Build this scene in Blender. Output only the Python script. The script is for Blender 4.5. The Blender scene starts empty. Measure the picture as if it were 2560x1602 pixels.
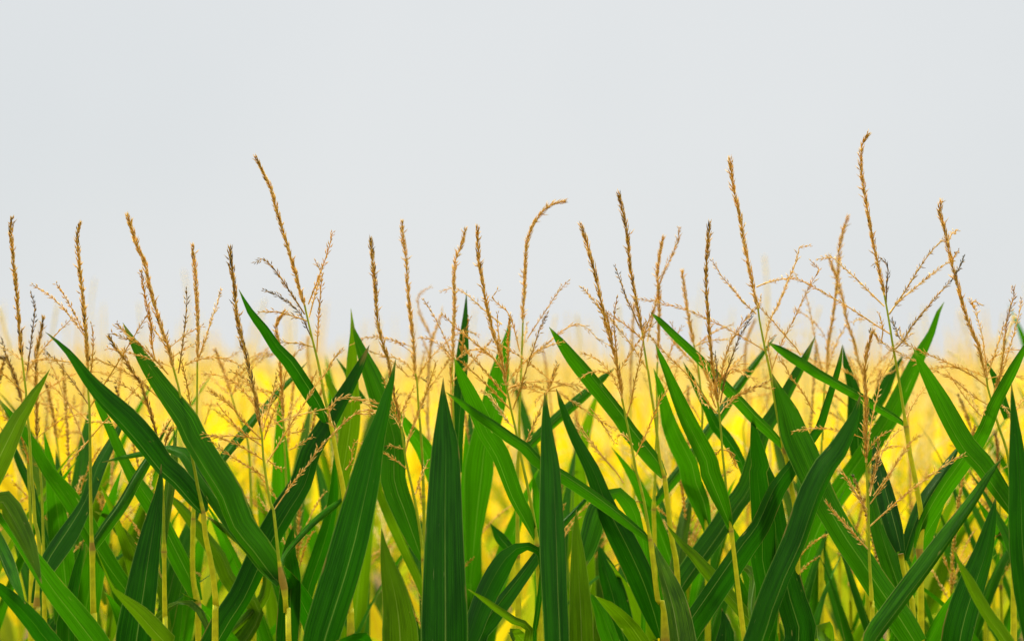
import bpy, math, random
from mathutils import Vector, noise
R = math.radians
S = bpy.context.scene
COL = S.collection

# ---------------------------------------------------------------- camera
CAM_Z = 2.3
cd = bpy.data.cameras.new('camera')
cam = bpy.data.objects.new('camera', cd); COL.objects.link(cam)
cam.location = (0, 0, CAM_Z); cam.rotation_euler = (R(90), 0, 0)
cd.lens = 85; cd.sensor_width = 36; cd.shift_y = 119/2560
cd.clip_start = .05; cd.clip_end = 6000
cd.dof.use_dof = True; cd.dof.focus_distance = 4.0; cd.dof.aperture_fstop = 3.4
S.camera = cam

# ---------------------------------------------------------------- overcast sky and a soft sun
ZENITH, BEHIND = 2.4, .02
SUN_EL, SUN_AZ = 54, -34        # azimuth measured from +Y (away from the camera) towards +X
w = bpy.data.worlds.new('World'); S.world = w; w.use_nodes = True
nt = w.node_tree; nt.nodes.clear()
out = nt.nodes.new('ShaderNodeOutputWorld'); bg = nt.nodes.new('ShaderNodeBackground')
sky = nt.nodes.new('ShaderNodeTexSky'); sky.sky_type = 'NISHITA'; sky.sun_disc = False
sky.sun_elevation = R(SUN_EL); sky.sun_rotation = R(SUN_AZ)
dim = nt.nodes.new('ShaderNodeVectorMath'); dim.operation = 'SCALE'; dim.inputs['Scale'].default_value = .10
nt.links.new(sky.outputs[0], dim.inputs[0])
tc = nt.nodes.new('ShaderNodeTexCoord'); cl = nt.nodes.new('ShaderNodeTexNoise')
cl.inputs['Scale'].default_value = 5; cl.inputs['Detail'].default_value = 3; cl.inputs['Roughness'].default_value = .4
nt.links.new(tc.outputs['Generated'], cl.inputs['Vector'])
cr = nt.nodes.new('ShaderNodeValToRGB')
cr.color_ramp.elements[0].position = .3; cr.color_ramp.elements[0].color = (.725, .755, .772, 1)
cr.color_ramp.elements[1].position = .62; cr.color_ramp.elements[1].color = (.770, .792, .804, 1)
nt.links.new(cl.outputs[0], cr.inputs[0])
mx = nt.nodes.new('ShaderNodeMix'); mx.data_type = 'RGBA'; mx.inputs[0].default_value = .96
nt.links.new(dim.outputs[0], mx.inputs[6]); nt.links.new(cr.outputs[0], mx.inputs[7])
# the cloud layer is brightest overhead and ahead (the sun stands behind it there), duller low behind the camera
sp3 = nt.nodes.new('ShaderNodeSeparateXYZ'); nt.links.new(tc.outputs['Generated'], sp3.inputs[0])
up = nt.nodes.new('ShaderNodeMapRange'); up.interpolation_type = 'SMOOTHSTEP'
up.inputs['From Min'].default_value = .16; up.inputs['From Max'].default_value = .95; up.inputs['To Min'].default_value = 0; up.inputs['To Max'].default_value = ZENITH
nt.links.new(sp3.outputs[2], up.inputs['Value'])
bk = nt.nodes.new('ShaderNodeMapRange'); bk.interpolation_type = 'SMOOTHSTEP'
bk.inputs['From Min'].default_value = -.9; bk.inputs['From Max'].default_value = .6; bk.inputs['To Min'].default_value = BEHIND; bk.inputs['To Max'].default_value = 1
nt.links.new(sp3.outputs[1], bk.inputs['Value'])
ad = nt.nodes.new('ShaderNodeMath'); ad.operation = 'ADD'; nt.links.new(up.outputs[0], ad.inputs[0]); nt.links.new(bk.outputs[0], ad.inputs[1])
lum = nt.nodes.new('ShaderNodeVectorMath'); lum.operation = 'SCALE'; nt.links.new(mx.outputs[2], lum.inputs[0]); nt.links.new(ad.outputs[0], lum.inputs['Scale'])
nt.links.new(lum.outputs[0], bg.inputs[0]); bg.inputs[1].default_value = 1.0
nt.links.new(bg.outputs[0], out.inputs[0])
sd = bpy.data.lights.new('sun', 'SUN'); sd.energy = 4.2; sd.angle = R(10); sd.color = (1, .93, .8)
sun = bpy.data.objects.new('sun', sd); COL.objects.link(sun)
dv = Vector((math.sin(R(SUN_AZ))*math.cos(R(SUN_EL)), math.cos(R(SUN_AZ))*math.cos(R(SUN_EL)), math.sin(R(SUN_EL))))
sun.rotation_euler = dv.to_track_quat('Z', 'Y').to_euler(); sun.location = dv*20
vs = S.view_settings; vs.view_transform = 'Standard'; vs.look = 'None'; vs.exposure = 0; vs.gamma = 1
S.cycles.max_bounces = 10; S.cycles.transmission_bounces = 6; S.cycles.diffuse_bounces = 5; S.cycles.sample_clamp_indirect = 4

# ---------------------------------------------------------------- materials
def mat(name):
    m = bpy.data.materials.new(name); m.use_nodes = True
    t = m.node_tree; t.nodes.clear()
    return m, t
def N(t, k, **kw):
    n = t.nodes.new('ShaderNode'+k)
    for a, v in kw.items():
        if a.startswith('i_'): n.inputs[int(a[2:])].default_value = v
        else: setattr(n, a, v)
    return n
def L(t, a, b): t.links.new(a, b)
def math_node(t, op, a, b=None, clamp=False):
    n = N(t, 'Math', operation=op, use_clamp=clamp)
    for i, v in ((0, a), (1, b)):
        if v is None: continue
        if isinstance(v, (int, float)): n.inputs[i].default_value = v
        else: L(t, v, n.inputs[i])
    return n.outputs[0]
def mixc(t, fac, a, b):
    n = N(t, 'Mix', data_type='RGBA')
    for i, v in ((0, fac), (6, a), (7, b)):
        if isinstance(v, (int, float)): n.inputs[i].default_value = v
        elif isinstance(v, tuple): n.inputs[i].default_value = v+(1,)
        else: L(t, v, n.inputs[i])
    return n.outputs[2]

def leaf_material(name, dark, light, trans, rib, tip, tfac=.35, rough=.32, spec=.019):
    """striped leaf blade: U runs across the blade (midrib at .5), V from tip (0) to base (1)"""
    m, t = mat(name)
    uv = N(t, 'UVMap', uv_map='UVMap'); sx = N(t, 'SeparateXYZ'); L(t, uv.outputs[0], sx.inputs[0])
    U, V = sx.outputs[0], sx.outputs[1]
    info = N(t, 'ObjectInfo'); rnd = info.outputs['Random']
    mp = N(t, 'CombineXYZ'); L(t, math_node(t, 'MULTIPLY', U, 34), mp.inputs[0]); L(t, math_node(t, 'MULTIPLY', V, 2.2), mp.inputs[1])
    L(t, math_node(t, 'MULTIPLY', rnd, 57), mp.inputs[2])
    n1 = N(t, 'TexNoise'); n1.inputs['Scale'].default_value = 1; n1.inputs['Detail'].default_value = 3; L(t, mp.outputs[0], n1.inputs['Vector'])
    mp2 = N(t, 'CombineXYZ'); L(t, math_node(t, 'MULTIPLY', U, 3), mp2.inputs[0]); L(t, math_node(t, 'MULTIPLY', V, 5), mp2.inputs[1]); L(t, math_node(t, 'MULTIPLY', rnd, 31), mp2.inputs[2])
    n2 = N(t, 'TexNoise'); n2.inputs['Scale'].default_value = 1; n2.inputs['Detail'].default_value = 4; L(t, mp2.outputs[0], n2.inputs['Vector'])
    wv = math_node(t, 'SINE', math_node(t, 'MULTIPLY', U, 130))
    st = math_node(t, 'ADD', math_node(t, 'MULTIPLY', math_node(t, 'SUBTRACT', n1.outputs[0], .5), 4.3), math_node(t, 'MULTIPLY', wv, .12))
    f = math_node(t, 'ADD', math_node(t, 'ADD', st, math_node(t, 'MULTIPLY', math_node(t, 'SUBTRACT', n2.outputs[0], .5), 2.4)), math_node(t, 'ADD', .22, math_node(t, 'MULTIPLY', rnd, .5)), True)
    c = mixc(t, f, dark, light)
    d = math_node(t, 'ABSOLUTE', math_node(t, 'SUBTRACT', U, .5))
    # midrib: wider towards the base, gone before the tip
    rw = math_node(t, 'ADD', .003, math_node(t, 'MULTIPLY', V, .022))
    ribf = math_node(t, 'SUBTRACT', 1, math_node(t, 'DIVIDE', d, rw), True)
    ribf = math_node(t, 'MULTIPLY', math_node(t, 'MULTIPLY', ribf, 1.6, True), math_node(t, 'MULTIPLY', math_node(t, 'SUBTRACT', V, .12), 2.2, True))
    c = mixc(t, math_node(t, 'MULTIPLY', ribf, math_node(t, 'ADD', .25, math_node(t, 'MULTIPLY', n2.outputs[0], .7))), c, rib)
    edge = math_node(t, 'MULTIPLY', math_node(t, 'SUBTRACT', d, .474), 45, True)
    c = mixc(t, math_node(t, 'MULTIPLY', edge, .6), c, rib)  # pale margin, strengthened to paint in a backlit rim
    # browned stretches of margin and small ochre blotches
    brn = math_node(t, 'MULTIPLY', math_node(t, 'MULTIPLY', math_node(t, 'SUBTRACT', d, .455), 30, True), math_node(t, 'MULTIPLY', math_node(t, 'SUBTRACT', n2.outputs[0], .56), 14, True))
    c = mixc(t, math_node(t, 'MULTIPLY', brn, .8), c, (.40, .22, .06))
    mp4 = N(t, 'CombineXYZ'); L(t, math_node(t, 'MULTIPLY', U, 5), mp4.inputs[0]); L(t, math_node(t, 'MULTIPLY', V, 9), mp4.inputs[1]); L(t, math_node(t, 'MULTIPLY', rnd, 23), mp4.inputs[2])
    n4 = N(t, 'TexNoise'); n4.inputs['Scale'].default_value = 1; n4.inputs['Detail'].default_value = 2; L(t, mp4.outputs[0], n4.inputs['Vector'])
    c = mixc(t, math_node(t, 'MULTIPLY', math_node(t, 'MULTIPLY', math_node(t, 'SUBTRACT', n4.outputs[0], .735), 30, True), .7), c, (.42, .36, .08))
    # small scars: thin pale dashes along the veins
    mp3 = N(t, 'CombineXYZ'); L(t, math_node(t, 'MULTIPLY', U, 40), mp3.inputs[0]); L(t, math_node(t, 'MULTIPLY', V, 14), mp3.inputs[1]); L(t, math_node(t, 'MULTIPLY', rnd, 91), mp3.inputs[2])
    n3 = N(t, 'TexNoise'); n3.inputs['Scale'].default_value = 1; L(t, mp3.outputs[0], n3.inputs['Vector'])
    scar = math_node(t, 'MULTIPLY', math_node(t, 'SUBTRACT', n3.outputs[0], .755), 18, True)
    c = mixc(t, math_node(t, 'MULTIPLY', scar, .8), c, (.42, .42, .16))
    # dried tip with an uneven border
    tp = math_node(t, 'SUBTRACT', .05, math_node(t, 'SUBTRACT', V, math_node(t, 'MULTIPLY', math_node(t, 'SUBTRACT', n2.outputs[0], .5), .12)))
    c = mixc(t, math_node(t, 'MULTIPLY', math_node(t, 'MULTIPLY', tp, 30, True), .7), c, tip)
    df = N(t, 'BsdfDiffuse'); L(t, c, df.inputs[0])
    gl = N(t, 'BsdfGlossy'); gl.inputs['Color'].default_value = (.62, .95, .45, 1); gl.inputs['Roughness'].default_value = rough
    p = N(t, 'MixShader'); p.inputs[0].default_value = spec; L(t, df.outputs[0], p.inputs[1]); L(t, gl.outputs[0], p.inputs[2])
    bp = N(t, 'Bump'); bp.inputs['Strength'].default_value = .35; bp.inputs['Distance'].default_value = .002
    L(t, math_node(t, 'ADD', wv, math_node(t, 'MULTIPLY', n1.outputs[0], 3)), bp.inputs['Height']); L(t, bp.outputs[0], df.inputs['Normal']); L(t, bp.outputs[0], gl.inputs['Normal'])
    tr = N(t, 'BsdfTranslucent'); L(t, mixc(t, .65, c, trans), tr.inputs[0])
    ms = N(t, 'MixShader'); ms.inputs[0].default_value = tfac; L(t, p.outputs[0], ms.inputs[1]); L(t, tr.outputs[0], ms.inputs[2])
    o = N(t, 'OutputMaterial'); L(t, ms.outputs[0], o.inputs[0])
    return m
def tint_material(name, ramp, trans=.25, rough=.6):
    """colour picked per vertex by the 'tint' attribute"""
    m, t = mat(name)
    a = N(t, 'Attribute', attribute_name='tint')
    r = N(t, 'ValToRGB'); e = r.color_ramp.elements
    e[0].position, e[0].color = ramp[0][0], ramp[0][1]+(1,); e[1].position, e[1].color = ramp[-1][0], ramp[-1][1]+(1,)
    for pos, c in ramp[1:-1]:
        q = e.new(pos); q.color = c+(1,)
    L(t, a.outputs['Fac'], r.inputs[0])
    tcn = N(t, 'TexCoord'); ns = N(t, 'TexNoise'); ns.inputs['Scale'].default_value = 90; L(t, tcn.outputs['Object'], ns.inputs['Vector'])
    hs = N(t, 'HueSaturation'); L(t, r.outputs[0], hs.inputs['Color']); L(t, math_node(t, 'ADD', .7, math_node(t, 'MULTIPLY', ns.outputs[0], .6)), hs.inputs['Value'])
    p = N(t, 'BsdfPrincipled'); L(t, hs.outputs[0], p.inputs['Base Color']); p.inputs['Roughness'].default_value = rough; p.inputs['Specular IOR Level'].default_value = .3
    tr = N(t, 'BsdfTranslucent'); L(t, hs.outputs[0], tr.inputs[0])
    ms = N(t, 'MixShader'); ms.inputs[0].default_value = trans; L(t, p.outputs[0], ms.inputs[1]); L(t, tr.outputs[0], ms.inputs[2])
    o = N(t, 'OutputMaterial'); L(t, ms.outputs[0], o.inputs[0])
    return m

LEAF = [
 leaf_material('leaf_deep_green', (.0010, .016, .0003), (.015, .100, .0007), (.035, .30, .0004), (.30, .44, .07), (.34, .2, .05), .34),
 leaf_material('leaf_mid_green', (.0025, .032, .0004), (.032, .165, .0010), (.08, .40, .0005), (.36, .48, .08), (.34, .2, .05), .38),
 leaf_material('leaf_olive_green', (.014, .048, .0006), (.078, .19, .002), (.19, .42, .001), (.42, .50, .10), (.36, .24, .06), .40),
]
LEAF_YELLOW = leaf_material('leaf_sunlit_yellow', (.96, .60, .006), (1.0, .80, .012), (1, .80, .01), (.95, .8, .2), (.8, .5, .08), .42, .6, .01)  # yellow of sunlit rows behind, put into the leaf colour
LEAF_LIME = leaf_material('leaf_yellow_green', (.12, .22, .005), (.44, .50, .010), (.60, .66, .01), (.8, .75, .12), (.6, .4, .06), .40, .55, .01)
TASSEL = tint_material('dry_tassel', [(0, (.97, .73, .24)), (.3, (.92, .60, .10)), (.6, (.72, .44, .045)), (.85, (.29, .17, .037)), (1, (.055, .058, .025))], .32)
TASSEL_PALE = tint_material('washed_out_tassel', [(0, (1.0, .92, .55)), (.5, (1.0, .87, .30)), (1, (1.0, .77, .10))], .42)  # overexposed fade towards the sky, put into the tassel colour
STALK = tint_material('stalk_skin', [(0, (.36, .50, .02)), (.35, (.82, .78, .012)), (.7, (.62, .58, .03)), (.85, (.40, .18, .04)), (1, (.16, .07, .03))], .15, .45)

# ---------------------------------------------------------------- mesh helpers
class MB:
    def __init__(s): s.v, s.f, s.t, s.uv = [], [], [], None
    def tube(s, pts, rad, tint, n=6, cap=True):
        prev = None; rings = []
        for i, p in enumerate(pts):
            d = (pts[min(i+1, len(pts)-1)]-pts[max(i-1, 0)]).normalized()
            a = prev if prev else Vector((1, .3, .1))
            a = (a-d*a.dot(d)).normalized(); prev = a; b = d.cross(a)
            base = len(s.v); r = rad[i] if isinstance(rad, list) else rad
            for k in range(n):
                an = 2*math.pi*k/n
                s.v.append(p+(a*math.cos(an)+b*math.sin(an))*r); s.t.append(tint[i] if isinstance(tint, list) else tint)
            rings.append(base)
        for i in range(len(rings)-1):
            for k in range(n):
                s.f.append((rings[i]+k, rings[i]+(k+1) % n, rings[i+1]+(k+1) % n, rings[i+1]+k))
        if cap:
            s.f.append(tuple(rings[0]+k for k in range(n))); s.f.append(tuple(rings[-1]+k for k in reversed(range(n))))
    def grain(s, p, d, ln, wd, tint, rng):
        """one pointed spikelet husk"""
        a = d.orthogonal().normalized(); b = d.cross(a); base = len(s.v)
        sag = a*rng.uniform(-.12, .12)*ln
        q = p+d*ln*.42+sag
        s.v += [p, q+a*wd, q+b*wd*.7, q-a*wd, q-b*wd*.7, p+d*ln]
        s.t += [tint]*6
        for k in range(4):
            s.f.append((base, base+1+(k+1) % 4, base+1+k)); s.f.append((base+5, base+1+k, base+1+(k+1) % 4))
    def build(s, name, m, parent=None, smooth=True):
        me = bpy.data.meshes.new(name); me.from_pydata([tuple(x) for x in s.v], [], s.f); me.update()
        if s.t:
            at = me.attributes.new('tint', 'FLOAT', 'POINT'); at.data.foreach_set('value', [float(min(1, max(0, x))) for x in s.t])
        if s.uv:
            ul = me.uv_layers.new(name='UVMap'); co = []
            for f in s.f:
                for i in f: co += s.uv[i]
            ul.data.foreach_set('uv', co)
        if smooth: me.polygons.foreach_set('use_smooth', [True]*len(me.polygons))
        me.materials.append(m)
        o = bpy.data.objects.new(name, me); COL.objects.link(o)
        if parent: o.parent = parent
        return o

def spline(P, step, mn=4):
    """Catmull-Rom through tuples, resampled to about `step` metres"""
    out = []; n = len(P)
    for i in range(n-1):
        p0, p1, p2, p3 = P[max(i-1, 0)], P[i], P[i+1], P[min(i+2, n-1)]
        d = math.dist(p1[:3], p2[:3]); k = max(mn, int(d/step)) if n < 4 else max(1, round(d/step))
        for j in range(k):
            t = j/k
            out.append(tuple(.5*(2*b+(c-a)*t+(2*a-5*b+4*c-e)*t*t+(3*b-a-3*c+e)*t**3) for a, b, c, e in zip(p0, p1, p2, p3)))
    out.append(tuple(P[-1]))
    return out

def blade(C, Wd, side, m, k, r, rng, n=4, wave=.06, tw=.2):
    """leaf blade mesh: centre points C, widths Wd, side(t)->unit vector across; k folds it along the midrib, r rolls it"""
    b = MB(); b.uv = []; q = len(C); ph = rng.uniform(0, 6); ph2 = rng.uniform(0, 6); fr = rng.uniform(14, 24)
    acc = [0]
    for i in range(1, q): acc.append(acc[-1]+(C[i]-C[i-1]).length)
    for i in range(q):
        t = (C[min(i+1, q-1)]-C[max(i-1, 0)]).normalized()
        nv = side(t); bv = nv.cross(t).normalized(); wd = max(Wd[i], .0006); v = acc[i]/acc[-1]
        for j in range(-n, n+1):
            s = j/n
            u = (m + (s*(.5-m) if s > 0 else s*(.5+m)))*wd
            du = u-m*wd
            dep = -1.3*k*(du*du/(.55*wd)) if abs(k) >= .5 else -1.2*k*(math.sqrt(du*du+(.10*wd)**2)-.10*wd)
            dep += (1.3*r+tw*math.sin(acc[i]*6+ph))*u
            sg = ph if s > 0 else ph2
            dep += wave*wd*math.sin(acc[i]*fr+sg)*s*s
            u2 = u+.018*wd*math.sin(acc[i]*fr*.8+sg*1.7)*abs(s)
            b.v.append(C[i]+nv*u2-bv*dep)
            b.uv.append((.5+.5*s, v))
    w_ = 2*n+1
    for i in range(q-1):
        for j in range(2*n):
            b.f.append((i*w_+j, i*w_+j+1, (i+1)*w_+j+1, (i+1)*w_+j))
    return b

def spikelets(b, pts, rng, tone, gap, per, ln, wd, splay, bare=0., var=.13, tipfade=True):
    """rows of husks along a rachis given from tip to base"""
    acc = [0]
    for i in range(1, len(pts)): acc.append(acc[-1]+(pts[i]-pts[i-1]).length)
    tot = acc[-1]; s = 0.; i = 0; an = rng.uniform(0, 6)
    while s < tot*(1-bare):
        while i < len(pts)-2 and acc[i+1] < s: i += 1
        f = (s-acc[i])/max(1e-6, acc[i+1]-acc[i]); p = pts[i].lerp(pts[i+1], min(1, f))
        d = (pts[i]-pts[i+1]).normalized()          # towards the tip
        a = d.orthogonal().normalized(); c = d.cross(a)
        an += 2.4
        for q in range(per):
            th = an+q*2*math.pi/per+rng.uniform(-.4, .4)
            sp = splay*rng.uniform(.5, 1.35)
            if rng.random() < .08: sp += .5
            o = a*math.cos(th)+c*math.sin(th)
            k = rng.uniform(.8, 1.2)*(.75+.25*min(1, s/.03))
            b.grain(p+o*.0008, (d*math.cos(sp)+o*math.sin(sp)).normalized(), ln*k, wd*rng.uniform(.85, 1.15), tone+rng.gauss(0, var)+(.12 if s < .02 else 0), rng)
        s += gap*rng.uniform(.75, 1.3)

def tag(o, label=None, cat=None, group=None, kind=None):
    for k, v in (('label', label), ('category', cat), ('group', group), ('kind', kind)):
        if v: o[k] = v
    return o
def empty(name, loc):
    o = bpy.data.objects.new(name, None); COL.objects.link(o); o.location = loc; o.empty_display_size = .1
    return o

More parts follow.
